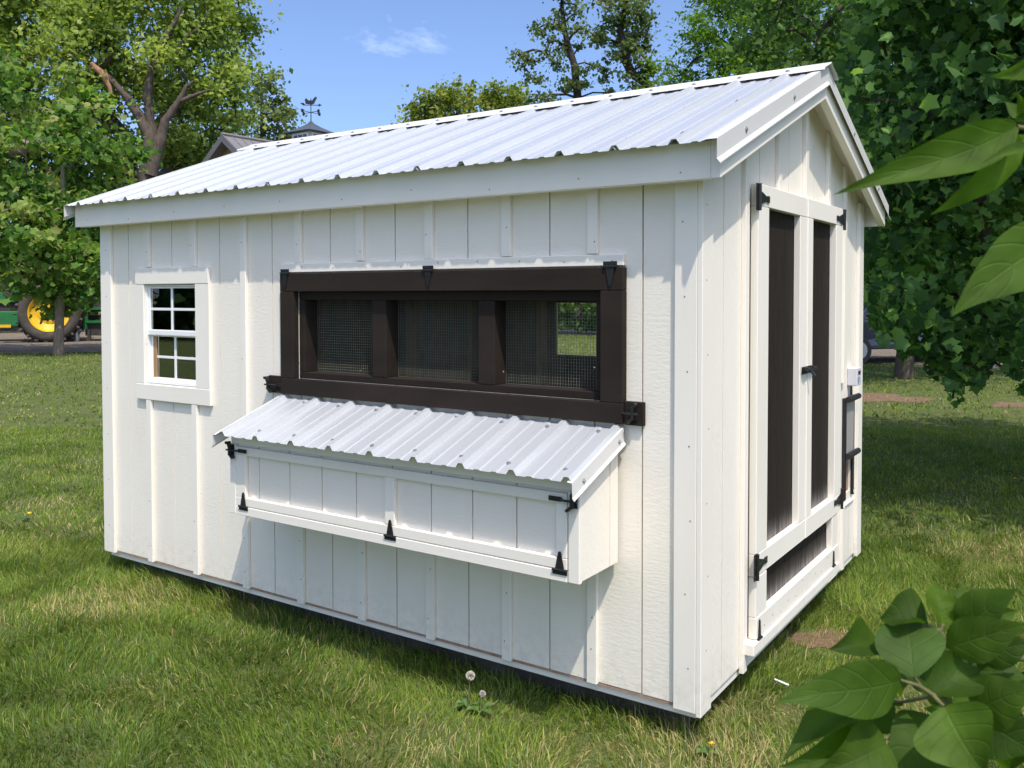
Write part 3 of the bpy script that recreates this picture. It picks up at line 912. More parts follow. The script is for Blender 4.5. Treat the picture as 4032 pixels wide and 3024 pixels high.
gate_latch(nb, (-2.352, -.3207, .786), PX, PZ, -PY)

# ---- doors in the gable
XD0, XD1 = -.1655, -.134
def door(y0, y1, sl, sr, z0, z1, zr, xf, label):
    """one leaf: y range, left and right stile widths"""
    m = MB(); m.box(XD0, xf, y0, y1, zr[0], z1)
    d = m.build('door', M['trim'], coop, .0025)
    d['label'] = label
    bx('bottom_rail', M['trim'], d, XD0, xf, y0, y1, z0, zr[1])
    bx('stile', M['trim'], d, XD0, xf - .0006, y0, y0 + sl, zr[1] + .0005, zr[0] - .0005)
    bx('stile', M['trim'], d, XD0, xf - .0006, y1 - sr, y1, zr[1] + .0005, zr[0] - .0005)
    ys = np.linspace(y0 + sl - .004, y1 - sr + .004, 3)
    for a, b in zip(ys[:-1], ys[1:]):
        bx('dark_board', M['door_dark'], d, XG + .001, XD0 - .0006, a + .0015, b - .0015, zr[1] - .005, zr[0] + .005, .001)
    return d
d1 = door(.500, 1.1935, .138, .108, .357, 1.955, (1.866, .449), -.134, 'hinged door leaf nearer the front wall')
d2 = door(1.1955, 1.832, .086, .125, .359, 1.955, (1.866, .451), -.130, 'hinged door leaf beside the pop door')
cd = MB(); cd.box(XD0, -.131, .500, 1.80, .101, .190)
cd = cd.build('cleanout_door', M['trim'], coop, .0025)
bx('stile', M['trim'], cd, XD0, -.1345, .500, .638, .1905, .354)
bx('stile', M['trim'], cd, XD0, -.1345, 1.69, 1.80, .1905, .354)
ys = np.linspace(.634, 1.694, 7)
for a, b in zip(ys[:-1], ys[1:]):
    bx('dark_board', M['door_dark'], cd, XG + .001, XD0 - .0006, a + .0015, b - .0015, .17, .3545, .001)
bx('door_sill', M['trim'], coop, XG + .0003, -.122, .445, 1.795, .052, .0985)
t_hinge(d1, (-.133, .493, 1.898), PY, PZ, PX, plate_w=.108, plate_d=.026, L=.135, w0=.062, w1=.022, r=.008, ornate=True)
t_hinge(d1, (-.133, .493, .403), PY, PZ, PX, plate_w=.108, plate_d=.026, L=.135, w0=.062, w1=.022, r=.008, ornate=True)
t_hinge(d2, (-.129, 1.838, 1.898), -PY, PZ, PX, plate_w=.108, plate_d=.026, L=.135, w0=.062, w1=.022, r=.008, ornate=True)
t_hinge(d2, (-.129, 1.838, .425), -PY, PZ, PX, plate_w=.108, plate_d=.026, L=.135, w0=.062, w1=.022, r=.008, ornate=True)
t_hinge(cd, (-.130, .53, .100), PZ, PY, PX, L=.078, plate_d=.014, plate_w=.05, w0=.026)
t_hinge(cd, (-.130, 1.70, .100), PZ, PY, PX, L=.078, plate_d=.014, plate_w=.05, w0=.026)
m = MB()   # slide bolt across the two leaves
m.box(-.133, -.128, 1.115, 1.265, 1.138, 1.172); m.tube((-.118, 1.10, 1.158), (-.118, 1.30, 1.158), .0085, .0085, 10)
m.box(-.128, -.110, 1.125, 1.145, 1.143, 1.171); m.box(-.128, -.110, 1.225, 1.245, 1.143, 1.171); m.tube((-.118, 1.19, 1.158), (-.092, 1.19, 1.128), .006, .008, 8)
m.build('slide_bolt', M['iron'], d1)

# ---- automatic pop door
pd = MB(); pd.box(XG + .001, -.162, 2.058, 2.092, .362, .932)
pd = pd.build('pop_door', M['rail_black'], coop, .002)
bx('side_rail', M['rail_black'], pd, XG + .001, -.169, 2.2585, 2.306, .362, .932)
bx('door_panel', M['alu'], pd, -.1725, -.168, 2.080, 2.282, .612, .922, .001)
for z in (.925, .610):
    MB().tube((-.150, 2.066, z), (-.150, 2.312, z), .0165, .0165, 14).build('roller_bar', M['rail_black'], pd)
for y in (2.079, 2.291):
    m = MB(); m.box(-.1728, -.167, y - .014, y + .014, .358, .394); m.build('rail_end', M['iron'], pd, .001)
    bx('rail_slot', M['vinyl'], pd, -.1668, -.1662, y - .006, y + .006, .368, .388, 0)
bx('opening_liner', M['osb'], pd, XG - .11, XG - .0125, 2.081, 2.0928, .37, .625, 0)
bx('opening_liner', M['osb'], pd, XG - .11, XG - .0125, 2.2582, 2.270, .37, .625, 0)
bx('opening_liner', M['osb'], pd, XG - .11, XG - .0005, 2.093, 2.258, .372, .3845, 0)
bx('opening_back', M['osb'], pd, XG - .125, XG - .111, 2.081, 2.270, .37, .625, 0)
MB().tube((-.165, 2.20, .94), (-.165, 2.20, 1.0), .006, .004, 8).build('cord', M['rail_black'], pd)
cb = bx('control_box', M['ctrl'], coop, XG + .0006, -.126, 2.165, 2.262, .994, 1.094, .004)
bx('display', M['rail_black'], cb, -.1258, -.1252, 2.19, 2.245, 1.055, 1.076, 0)
for k in range(3):
    m = MB(); y = 2.18 + k * .022
    m.add([(-.1252, y, 1.042), (-.1252, y + .009, 1.042), (-.1252, y + .017 - (k % 2) * .016, 1.006), (-.1252, y + .008 - (k % 2) * .016 + .004, 1.006)], [(0, 1, 2, 3)]); m.build('label_print', M['blue'], cb)

# nail heads and small paint chips, too small to pick apart
mb = MB()
def nail(c, n_, r=.0034): mb.tube(Vector(c), Vector(c) + n_ * .0006, r, r, 6)
for i in range(8):
    for z in (.12, .3, 1.2, 1.75):
        nail((-.606 - .4064 * i + random.uniform(-.01, .01), -.0201, z + random.uniform(-.05, .05)), -PY)
for z in np.arange(.15, 1.9, .27):
    nail((-.222 + random.uniform(-.02, .02), -.0201, z), -PY); nail((XR + .0001, .035 + random.uniform(-.02, .02), z + .06), PX); nail((-3.85, -.0201, z), -PY)
for x in np.arange(-2.2, -.5, .21): nail((x, -.0216, 1.64 + random.uniform(-.01, .01)), -PY)
for y in np.arange(.6, 1.8, .11):
    nail((-.1309, y, .145 + random.uniform(-.03, .03)), PX)
for x in np.arange(-3.9, -.2, .41): nail((x, -.1031, 1.95 + random.uniform(-.02, .03)), -PY)
tag(mb.build('nail_heads', M['cutend'], coop), kind='stuff')
# ------------------------------------------------------------------ trees
def tube_mesh(paths, nside=6):
    """paths: list of (points (k,3), radii (k,)) -> verts, faces"""
    V, F, off = [], [], 0
    ang = np.linspace(0, 2 * math.pi, nside, endpoint=False)
    for P, Rr in paths:
        P = np.asarray(P, float); k = len(P)
        d = np.gradient(P, axis=0); d /= np.linalg.norm(d, axis=1, keepdims=True) + 1e-9
        ref = np.array([0.31, 0.87, 0.2]) if abs(d[0][2]) > .8 else np.array([0, 0, 1.0])
        a = np.cross(d, ref); a /= np.linalg.norm(a, axis=1, keepdims=True) + 1e-9
        b = np.cross(d, a)
        ring = P[:, None, :] + (a[:, None, :] * np.cos(ang)[None, :, None] + b[:, None, :] * np.sin(ang)[None, :, None]) * np.asarray(Rr)[:, None, None]
        V.append(ring.reshape(-1, 3))
        i = np.arange(k - 1)[:, None] * nside; j = np.arange(nside)[None, :]; j2 = (j + 1) % nside
        F.append(np.stack([(i + j), (i + j2), (i + nside + j2), (i + nside + j)], -1).reshape(-1, 4) + off)
        off += k * nside
    return np.concatenate(V), np.concatenate(F)

LEAF = {
    'oval': (np.array([(0, 0), (.36, .45), (0, 1.0), (-.36, .45)]), [(0, 1, 2, 3)]),
    'narrow': (np.array([(0, 0), (.2, .45), (0, 1.0), (-.2, .45)]), [(0, 1, 2, 3)]),
    'maple': (np.array([(0, 0), (.16, .06), (.46, .10), (.44, .38), (.60, .66), (.32, .66), (0, 1.05), (-.32, .66), (-.60, .66), (-.44, .38), (-.46, .10), (-.16, .06)]),
              [(0, 1, 3, 9, 11), (1, 2, 3), (3, 4, 5), (5, 6, 7), (7, 8, 9), (9, 10, 11), (3, 5, 7, 9)]),
}

def leaves(C, size, shape, r, up=.5, cols=None, jit=.25, droop=.0):
    """C: (n,3) leaf positions; returns verts, faces list, cols"""
    n = len(C)
    pts, fs = LEAF[shape]
    k = len(pts)
    nrm = r.normal(0, 1, (n, 3)); nrm /= np.linalg.norm(nrm, axis=1, keepdims=True)
    nrm += np.array([0, 0, up * 1.6]); nrm /= np.linalg.norm(nrm, axis=1, keepdims=True)
    ax = r.normal(0, 1, (n, 3)) + np.array([0, 0, -droop * 2]); ax -= (ax * nrm).sum(1, keepdims=True) * nrm; ax /= np.linalg.norm(ax, axis=1, keepdims=True) + 1e-9
    bx_ = np.cross(nrm, ax)
    s = size * (1 + jit * r.normal(0, 1, n)).clip(.45, 1.8)
    V = C[:, None, :] + (bx_[:, None, :] * pts[None, :, 0, None] + ax[:, None, :] * (pts[None, :, 1, None] - .5)) * s[:, None, None]
    V += nrm[:, None, :] * ((np.abs(pts[:, 0]) ** 1.0)[None, :, None] * .28 * s[:, None, None])
    base = np.arange(n)[:, None] * k
    F = {}
    for f in fs: F.setdefault(len(f), []).append(base + np.array([f]))
    F = [np.concatenate(v) for v in F.values()]
    return V.reshape(-1, 3), F, np.repeat(cols, k, 0)

def grow(base, trunk_pts, trunk_r, blobs, n_cl, r, min_r=.012, wob=.12, shell=.55, spread=1.0):
    """Skeleton: the trunk line, then every foliage cluster is reached by a limb from the nearest node. Returns paths, cluster centres, per-cluster radius."""
    nodes = [np.array(p, float) for p in trunk_pts]
    # densify the trunk
    T = [nodes[0]]
    for a, b in zip(nodes[:-1], nodes[1:]):
        m = max(1, int(np.linalg.norm(b - a) / .6))
        T += [a + (b - a) * t for t in np.linspace(0, 1, m + 1)[1:]]
    P = [t for t in T]; par = [-1] + list(range(len(T) - 1)); kind = [0] * len(T)
    tot = sum(b[3] * b[4] * b[5] for b in blobs)
    cl, crad = [], []
    for b in blobs:
        m = max(1, int(round(n_cl * b[3] * b[4] * b[5] / tot)))
        d = r.normal(0, 1, (m, 3)); d /= np.linalg.norm(d, axis=1, keepdims=True)
        rad = (shell + (1 - shell) * r.random(m) ** .5)[:, None]
        c = np.array(b[:3]) + d * rad * np.array(b[3:6])
        cl.append(c)
    cl = np.concatenate(cl)
    order = np.argsort(np.linalg.norm(cl - T[-1], axis=1) + .5 * r.random(len(cl)))
    cl = cl[order]
    start = max(1, int(len(T) * .45))
    for c in cl:
        A = np.array(P[start:])
        dv = A - c
        cost = np.linalg.norm(dv, axis=1) + .9 * np.maximum(0, A[:, 2] - c[2])
        j = int(np.argmin(cost)) + start
        a = P[j]; L = np.linalg.norm(c - a)
        m = max(2, int(L / .55))
        prev = j
        for t in np.linspace(0, 1, m + 1)[1:]:
            q = a + (c - a) * t + np.array([0, 0, .10 * L * math.sin(math.pi * t)]) + r.normal(0, wob * .3, 3) * min(1, L) * (1 if t < 1 else 0)
            P.append(q); par.append(prev); kind.append(1); prev = len(P) - 1
    n = len(P)
    w = np.zeros(n)
    child = [[] for _ in range(n)]
    for i, p_ in enumerate(par):
        if p_ >= 0: child[p_].append(i)
    for i in range(n - 1, -1, -1):
        w[i] = 1.0 if not child[i] else sum(w[c] for c in child[i])
    rad = min_r * np.sqrt(w)
    sc = trunk_r / max(rad[0], 1e-6)
    rad = np.where(np.arange(n) < len(T), rad * sc, np.minimum(rad * sc ** .8, trunk_r * .55)).clip(min_r * .7, None)
    for i in range(1, len(T)): rad[i] = max(rad[i], trunk_r * (1 - .75 * i / len(T)))
    rad[0] *= 1.25
    paths, seen = [], set()
    for i in range(n):
        if par[i] == -1 or i in seen: continue
        pth, j = [par[i], i], i
        seen.add(i)
        while child[j]:
            nx = max(child[j], key=lambda c: w[c])
            if nx in seen: break
            seen.add(nx); pth.append(nx); j = nx
        rr = [rad[q] for q in pth]
        if rad[pth[0]] > rad[pth[1]] * 1.6 and par[i] >= 0 and pth[0] != 0: rr[0] = rad[pth[1]] * 1.15
        paths.append(([P[q] for q in pth], rr))
    return paths, cl

def tree(name, label, cat, base, trunk_pts, trunk_r, blobs, n_cl, n_leaf, size, shape, pal, bark, seed, cl_r=.6, up=.5, droop=0., group=None, shell=.55, nside=6, min_r=.012, vary=.16, cl_flat=.6, keep=None, mat='foliage', jit=.3):
    r = np.random.default_rng(seed)
    base = Vector(base)
    B = np.array(base)
    tp = [B + np.array(p) for p in trunk_pts]
    bl = [(B[0] + b[0], B[1] + b[1], B[2] + b[2], b[3], b[4], b[5]) for b in blobs]
    paths, cl = grow(B, tp, trunk_r, bl, n_cl, r, min_r=min_r, shell=shell)
    root = thing(name, label, cat, base, group)
    v, f = tube_mesh(paths, nside)
    link('trunk', np_mesh('trunk', v - B, f, True), M[bark], root, base)
    k = r.integers(0, len(cl), n_leaf)
    rr = cl_r * (.6 + .8 * r.random(len(cl)))
    off = r.normal(0, 1, (n_leaf, 3)) * np.array([1, 1, cl_flat]) * .55
    C = cl[k] + off * rr[k][:, None]
    if keep is not None:
        C_ok = keep(C); C = C[C_ok]; k = k[C_ok]
    C[:, 2] = np.maximum(C[:, 2], GZ + .25)
    pal = np.array(pal)
    tone = (r.random(len(cl)) * .55 + .45 * r.random(len(cl)))[k]
    t = np.clip(tone + r.normal(0, vary, len(C)), 0, .999) * (len(pal) - 1)
    i = t.astype(int); fr = (t - i)[:, None]
    col = pal[i] * (1 - fr) + pal[np.minimum(i + 1, len(pal) - 1)] * fr
    V, F, Cc = leaves(C, size, shape, r, up, col, jit=jit, droop=droop)
    me = np_mesh('crown', V - B, F)
    set_col(me, Cc)
    o = link('crown', me, M[mat], root, base)
    o["kind"] = "stuff"
    return root

OLIVE = [(0.106, 0.16, 0.046), (0.202, 0.282, 0.071), (0.332, 0.406, 0.107), (0.473, 0.529, 0.165)]
FRESH = [(0.05, 0.115, 0.028), (0.1, 0.2, 0.043), (0.165, 0.284, 0.061), (0.244, 0.353, 0.092), (0.315, 0.339, 0.107)]
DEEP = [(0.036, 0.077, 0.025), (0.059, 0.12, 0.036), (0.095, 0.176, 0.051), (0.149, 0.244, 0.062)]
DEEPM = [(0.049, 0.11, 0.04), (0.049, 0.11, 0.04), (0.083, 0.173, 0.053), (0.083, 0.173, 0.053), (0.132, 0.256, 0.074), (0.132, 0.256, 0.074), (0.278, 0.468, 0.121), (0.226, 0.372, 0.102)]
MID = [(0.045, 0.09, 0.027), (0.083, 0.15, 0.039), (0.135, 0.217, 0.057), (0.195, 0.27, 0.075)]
YELL = [(0.106, 0.144, 0.027), (0.175, 0.225, 0.044), (0.25, 0.294, 0.062), (0.325, 0.338, 0.094)]
BRIGHT = [(0.061, 0.128, 0.019), (0.115, 0.223, 0.027), (0.169, 0.29, 0.035), (0.23, 0.351, 0.047)]
GREYG = [(0.053, 0.088, 0.035), (0.098, 0.15, 0.055), (0.164, 0.22, 0.096), (0.254, 0.29, 0.15)]

def rel(f0, r0, pts):
    """offsets in (fwd, right, z) -> world offsets"""
    return [tuple(FW * p[0] + RT * p[1] + Vector((0, 0, p[2]))) for p in pts]
def relb(bl):
    return [(*(FW * b[0] + RT * b[1] + Vector((0, 0, b[2]))), b[3], b[3], b[4]) for b in bl]

def px_blobs(pts, fwd, base_r, rad=.18, jit=1.2):
    out = []
    for x, y in pts:
        f_ = fwd + random.uniform(-jit, jit); out.append((f_ - fwd, pr(x, f_) - base_r, pz(y, f_) - GZ, rad, rad))
    return relb(out)
YM_LOW = [(8, 600), (20, 625), (35, 590), (60, 600), (85, 608), (98, 600), (112, 640), (128, 628), (140, 605), (145, 655), (158, 632), (170, 600), (180, 640), (190, 615), (205, 590), (208, 630), (215, 560), (10, 560), (40, 555), (70, 565), (100, 560), (135, 570), (165, 560), (195, 545), (5, 520), (210, 500), (122, 682), (180, 575), (52, 580)]
# young maple in front of the tractor
tree('maple_tree', 'young leafy maple with slim pale trunk in front of the green tractor', 'tree', W(24.7, -12.6),
     rel(0, 0, [(0, 0, 0), (0, .05, 1.2), (.1, .12, 2.8), (.1, .15, 5.2)]), .13,
     relb([(0, .0, 3.4, 2.2, 1.5), (.2, -.5, 5.4, 2.0, 1.7), (0, -1.9, 4.0, 1.6, 1.8), (.3, 1.0, 4.8, 1.3, 1.5), (0, -2.6, 6.2, 1.5, 1.5), (0, .9, 3.1, 1.3, .9), (0, -.6, 2.4, 1.4, .5), (0, -3.6, 3.4, 1.5, 1.6), (0, .3, 7.2, 1.1, 1.1), (0, -1.6, 7.6, 1.2, 1.0), (-.3, -2.4, 2.15, 1.3, .45), (-.3, -4.2, 2.3, 1.3, .6), (-.3, .7, 2.3, 1.1, .45)]) + px_blobs(YM_LOW, 24.7, -12.6),
     190, 13500, .16, 'maple', FRESH, 'bark_pale', 11, cl_r=.48, up=.3, droop=.3, shell=.4, vary=.26)
# the big old tree behind it, with broken limbs
tree('cottonwood_tree', 'huge old spreading tree with thick forked bare limbs behind the coop', 'tree', W(43, -17.5),
     rel(0, 0, [(0, -.2, 0), (0, -.1, 2.5), (0, .1, 5.0), (0, .3, 7.0)]), .62,
     relb([(-1, -4.5, 13.4, 4.2, 4.0), (0, .6, 14.0, 3.8, 3.8), (0, 2.6, 12.4, 2.6, 3.2), (-1, -9.5, 11.2, 4.2, 4.2), (0, 2.3, 8.8, 2.1, 2.1), (1, -3.5, 18.3, 5.0, 3.4), (0, 2.6, 16.2, 2.9, 2.7), (1, -12, 16, 4.8, 4.2), (1.5, -13.5, 8.5, 3.8, 3.8), (2.5, .5, 9.4, 3.4, 2.4), (2.5, -5.5, 8.6, 3.2, 2.6)]),
     470, 112000, .23, 'oval', OLIVE, 'bark', 12, cl_r=1.15, up=.4, shell=.35, nside=8, min_r=.03)
# its two bare forked limbs, part of the look of that tree
big = [o for o in COL.objects if o.name.startswith('cottonwood_tree')][0]
def limb(parent, pts, mat, name='limb'):
    P = [np.array(W(*p)) for p in pts]
    rr = [p_[3] for p_ in [(0, 0, 0, 0)]]
    return P
def limb_obj(name, parent, mat, pts, radii, nside=9):
    P0 = np.array([tuple(W(*p)) for p in pts])
    # smooth
    t = np.linspace(0, len(P0) - 1, (len(P0) - 1) * 5 + 1)
    i = np.clip(t.astype(int), 0, len(P0) - 2); fr = (t - i)[:, None]; fr = fr
    P = P0[i] * (1 - fr) + P0[i + 1] * fr
    R_ = np.interp(t, np.arange(len(P0)), radii) * (1 + .08 * rng.normal(0, 1, len(t)))
    P[1:-1] += rng.normal(0, .04, (len(P) - 2, 3)) * np.mean(radii) * 3
    v, f = tube_mesh([(P, R_)], nside)
    c = Vector(P.mean(0))
    return link(name, np_mesh(name, v - np.array(c), f, True), mat, parent, c)
def limb_px(name, parent, mat, pts, radii, fwd):
    return limb_obj(name, parent, mat, [(fwd, pr(x, fwd), pz(y, fwd)) for x, y in pts], radii)
limb_px('limb', big, M['bark'], [(330, 560), (322, 380), (330, 300), (300, 240), (262, 190), (205, 140)], [.46, .38, .27, .20, .16, .09], 40.2)
limb_px('limb', big, M['bark'], [(330, 380), (352, 300), (362, 262), (392, 222), (408, 190), (425, 178)], [.34, .24, .19, .14, .10, .04], 40.0)
limb_px('limb', big, M['bark'], [(396, 220), (430, 206), (462, 196)], [.11, .07, .03], 40.0)
limb_px('limb', big, M['bark'], [(342, 330), (330, 262), (325, 205), (332, 160), (350, 110), (385, 55), (400, 20)], [.24, .23, .21, .18, .15, .10, .05], 40.4)
limb_px('limb', big, M['snag'], [(205, 140), (232, 165), (248, 205)], [.10, .17, .05], 39.8)

# airy tree behind the barn
tree('birch_tree', 'airy thin-leaved tree with sky showing through behind the barn cupola', 'tree', W(56, pr(582, 56)),
     rel(0, 0, [(0, 0, 0), (0, .2, 6), (0, -.3, 11), (0, -.4, 15.2)]), .32,
     relb([(0, -.6, 13.2, 1.9, 3.0), (0, 1.3, 10.8, 2.0, 2.4), (0, -1.8, 9.8, 1.8, 2.4), (0, 2.3, 8.4, 1.6, 2.0), (0, .2, 8.8, 2.4, 2.0), (0, -2.8, 7.6, 1.6, 1.8)]),
     110, 9500, .26, 'oval', GREYG + YELL[:2], 'bark_dark', 13, cl_r=.75, up=.2, shell=.3, min_r=.02)
# clumps of foliage read off the photograph (crop at 1500,0, enlarged 1.4747), set at the tree's own distance
def clumps(pts, fwd, base_r, rad, jz=.8):
    out = []
    for x, y in pts:
        sx, sy = 1500 + x / 1.4747, y / 1.4747
        f_ = fwd + random.uniform(-jz, jz)
        out.append((f_ - fwd, (sx - 2016) / FPX * f_ - base_r, CAM.z + (1159 - sy) / FPX * f_ - GZ, rad, rad))
    return relb(out)
def trunkline(pts, fwd, base_r):
    return rel(0, 0, [(0, (1500 + x / 1.4747 - 2016) / FPX * fwd - base_r, CAM.z + (1159 - y / 1.4747) / FPX * fwd - GZ) for x, y in pts])
def prs(x, fwd): return (1500 + x / 1.4747 - 2016) / FPX * fwd
POP_ = [([(160, 690), (185, 660), (210, 640), (240, 600), (300, 650), (260, 650), (340, 560), (350, 620), (380, 680), (400, 540), (320, 600), (330, 690), (280, 690), (370, 590), (230, 690), (300, 610)], 290, 14),
        ([(420, 570), (440, 510), (430, 620), (470, 640), (450, 680), (405, 650), (455, 560), (490, 600), (425, 540), (480, 680), (440, 590)], 445, 15),
        ([(620, 580), (650, 540), (680, 570), (700, 620), (740, 545), (780, 560), (800, 610), (830, 590), (640, 640), (720, 650), (770, 640), (600, 650), (760, 590), (690, 660), (820, 640), (660, 600), (720, 585)], 710, 16),
        ([(520, 560), (550, 590), (540, 640), (520, 530), (530, 610), (560, 560), (515, 650), (560, 660)], 537, 17)]
for i, (pts_, bx0, sd) in enumerate(POP_):
    F_ = 60 + i * .6; br = prs(bx0, F_)
    tree('poplar_tree', ['wide yellow green poplar top rising over the roof beside the open sky', 'slim tall yellow green poplar tip joined to the wide poplar', 'rounded yellow green poplar top next to the dark locust', 'thin poplar twigs between the slim and the rounded poplar tops'][i], 'tree', W(F_, br),
         trunkline([(bx0, 1750), (bx0, 1200), (bx0, 760), (bx0, 640)], F_, br), .18, clumps(pts_ + [(bx0 + random.uniform(-110, 110) * (1 if i in (0, 2) else .4), random.uniform(700, 1000)) for _ in range(14)], F_, br, .35),
         30, 3000 if i in (0, 2) else 1300, .28, 'oval', YELL, 'bark', sd, cl_r=.6, up=.3, min_r=.02, cl_flat=1.2)
# dark locusts against the sky
LOC1 = [(1060, 20), (1100, 95), (1010, 90), (960, 170), (900, 190), (1020, 170), (1090, 190), (1160, 170), (1190, 205), (1250, 240), (990, 270), (960, 300), (1080, 280), (1150, 300), (860, 340), (800, 330), (830, 375), (900, 370), (980, 385), (1040, 390), (930, 485), (880, 460), (1120, 420), (1190, 430), (1240, 400), (1300, 410), (1060, 500), (1110, 490), (1150, 540), (1200, 500), (1290, 480), (1330, 545), (930, 580), (890, 590), (1000, 570), (1085, 330), (1120, 40), (1040, -20), (1100, -60), (1050, 130), (910, 215), (1060, 550), (970, 600)]
br = prs(1145, 36)
tree('locust_tree', 'sparse black-limbed locust standing out against the sky over the roof', 'tree', W(36, br),
     trunkline([(1150, 1850), (1150, 900), (1142, 580), (1122, 390), (1080, 260), (1062, 160), (1050, 40), (1060, -60)], 36, br), .17, clumps(LOC1, 36, br, .16), 40, 3000, .15, 'oval', GREYG, 'bark_dark', 18, cl_r=.36, up=.3, min_r=.03)
LOC2 = [(1260, 15), (1300, 45), (1370, 30), (1440, 30), (1490, 70), (1340, 120), (1400, 110), (1440, 170), (1310, 180), (1290, 240), (1370, 250), (1420, 230), (1480, 230), (1330, 340), (1390, 330), (1450, 310), (1520, 350), (1540, 300), (1500, 400), (1440, 465), (1540, 450), (1490, 505), (1500, 150), (1530, 210), (1550, 120), (1520, 20), (1350, -40), (1450, -50), (1540, 520), (1580, 400), (1470, 120), (1390, 70), (1250, 210), (1460, 260)]
br = prs(1560, 34)
tree('locust_tree', 'leaning dark locust between the sparse locust and the bright feathery tree', 'tree', W(34, br),
     trunkline([(1640, 1850), (1620, 900), (1545, 500), (1455, 440), (1412, 355), (1415, 290), (1385, 200), (1400, 100), (1420, 10)], 34, br), .2, clumps(LOC2, 34, br, .16), 34, 4000, .15, 'oval', GREYG, 'bark_dark', 19, cl_r=.40, up=.3, min_r=.03)
# bright feathery tree above the ridge
tree('honey_locust_tree', 'bright feathery green tree rising behind the roof ridge', 'tree', W(31, pr(1640, 31)),
     rel(0, 0, [(0, 0, 0), (0, .1, 5), (0, 0, 9), (0, 0, 12.5)]), .28,
     relb([(0, -1.5, 8.6, 1.9, 1.6), (-.6, .6, 9.2, 2.2, 2.0), (0, -.6, 11.2, 2.2, 1.8), (0, 2.2, 10.6, 2.0, 2.4), (.5, 0, 13.0, 2.6, 1.8), (-.8, 2.0, 7.6, 1.7, 1.4), (0, -2.4, 9.8, 1.0, 1.0)]),
     170, 30000, .16, 'narrow', BRIGHT, 'bark_dark', 20, cl_r=.62, up=.6, shell=.45, cl_flat=.45, min_r=.018)

# large maple standing past the picture's edge: the fringe of its crown hangs in the view and shades the lawn beside the gable
mp_f, mp_r = 6.7, 6.0
def curtain(pts, base_f, base_r):
    out = []
    for x, y, f_ in pts: out.append((f_ - base_f, pr(x, f_) - base_r, pz(y, f_) - GZ, .14, .14))
    return relb(out)
CUR = [(x + random.uniform(-14, 14), y + random.uniform(-12, 12), random.uniform(6.6, 8.8)) for x, y in
       [(1885, 470), (1890, 540), (1895, 600), (1900, 660), (1930, 500), (1940, 570), (1945, 640), (1950, 700), (1985, 480), (1990, 560), (1995, 630), (2000, 690), (2005, 745), (2040, 520), (2045, 600), (2050, 660), (2050, 720), (2060, 770), (2070, 810), (2075, 838), (2100, 560), (2100, 640), (2105, 700), (2110, 760), (2095, 800), (2150, 600), (2155, 660), (2160, 710), (2195, 620), (2200, 690), (2210, 730), (2030, 760), (1975, 735), (1925, 700), (2125, 740), (2170, 560), (2060, 470), (2120, 480), (2215, 800), (2212, 840),
        (1850, 60), (1860, 130), (1870, 200), (1890, 280), (1880, 360), (1900, 420), (1920, 40), (1930, 120), (1950, 200), (1940, 300), (1960, 380), (2000, 60), (2010, 150), (2020, 250), (2030, 350), (2040, 420), (2080, 40), (2090, 120), (2100, 220), (2110, 320), (2120, 400), (2160, 60), (2170, 150), (2180, 250), (2190, 350), (2200, 450)]]
def keep_maple(C):
    d = C - np.array(CAM)
    f = d @ np.array(FW); r_ = d @ np.array(RT)
    px = (2016 + FPX * r_ / np.maximum(f, .1)) / DK
    py = (1159 - FPX * (d[:, 2]) / np.maximum(f, .1)) / DK
    lo = np.interp(px, [1780, 1870, 1900, 2000, 2060, 2110, 2140, 2190, 2212, 2400], [560, 660, 735, 790, 868, 850, 790, 800, 880, 900])
    return (px > 1805 + 22 * np.sin(py * .03)) & (py < lo + 18 * np.sin(px * .11)) & (f > 4.1)
tree('maple_tree', 'large dark leafy maple whose drooping branches hang beyond the gable end', 'tree', W(mp_f, mp_r),
     rel(0, 0, [(0, 0, 0), (-.1, .05, 1.4), (-.3, -.2, 3.0), (-.4, -.6, 6.0)]), .17,
     relb([(-.6, -1.9, 3.2, 1.3, 1.4), (-1.0, -1.5, 4.6, 1.6, 1.4), (.6, -2.3, 4.4, 1.3, 1.3), (-.2, -.8, 6.0, 2.3, 1.3), (-1.3, -.6, 3.0, 1.2, 1.1), (1.2, -1.2, 3.4, 1.5, 1.5), (.4, .8, 4.4, 2.0, 1.8), (1.0, -2.0, 6.0, 1.5, 1.2)]) + curtain(CUR, mp_f, mp_r),
     420, 70000, .068, 'maple', DEEPM, 'bark', 21, cl_r=.42, up=.15, droop=.6, shell=.3, vary=.34, keep=keep_maple, jit=.48)
# the tree whose trunk shows behind it
tree('linden_tree', 'dark tree with a plain grey trunk standing at the lawn edge behind the maple', 'tree', W(17.4, 7.66),
     rel(0, 0, [(0, 0, 0), (-.1, .05, 1.4), (-.1, .1, 3.0), (0, .2, 6.5)]), .17,
     relb([(0, 0, 6.2, 3.0, 2.6), (-.6, -1.8, 3.6, 1.7, 1.5), (-.6, 1.8, 3.4, 1.9, 1.5), (-1.2, 0, 3.0, 1.6, 1.0), (0, 2.6, 5.2, 2.2, 2.0), (0, -1.6, 7.4, 1.8, 1.8)]),
     170, 20000, .15, 'oval', DEEP, 'bark', 22, cl_r=.7, up=.2, droop=.4, shell=.3)
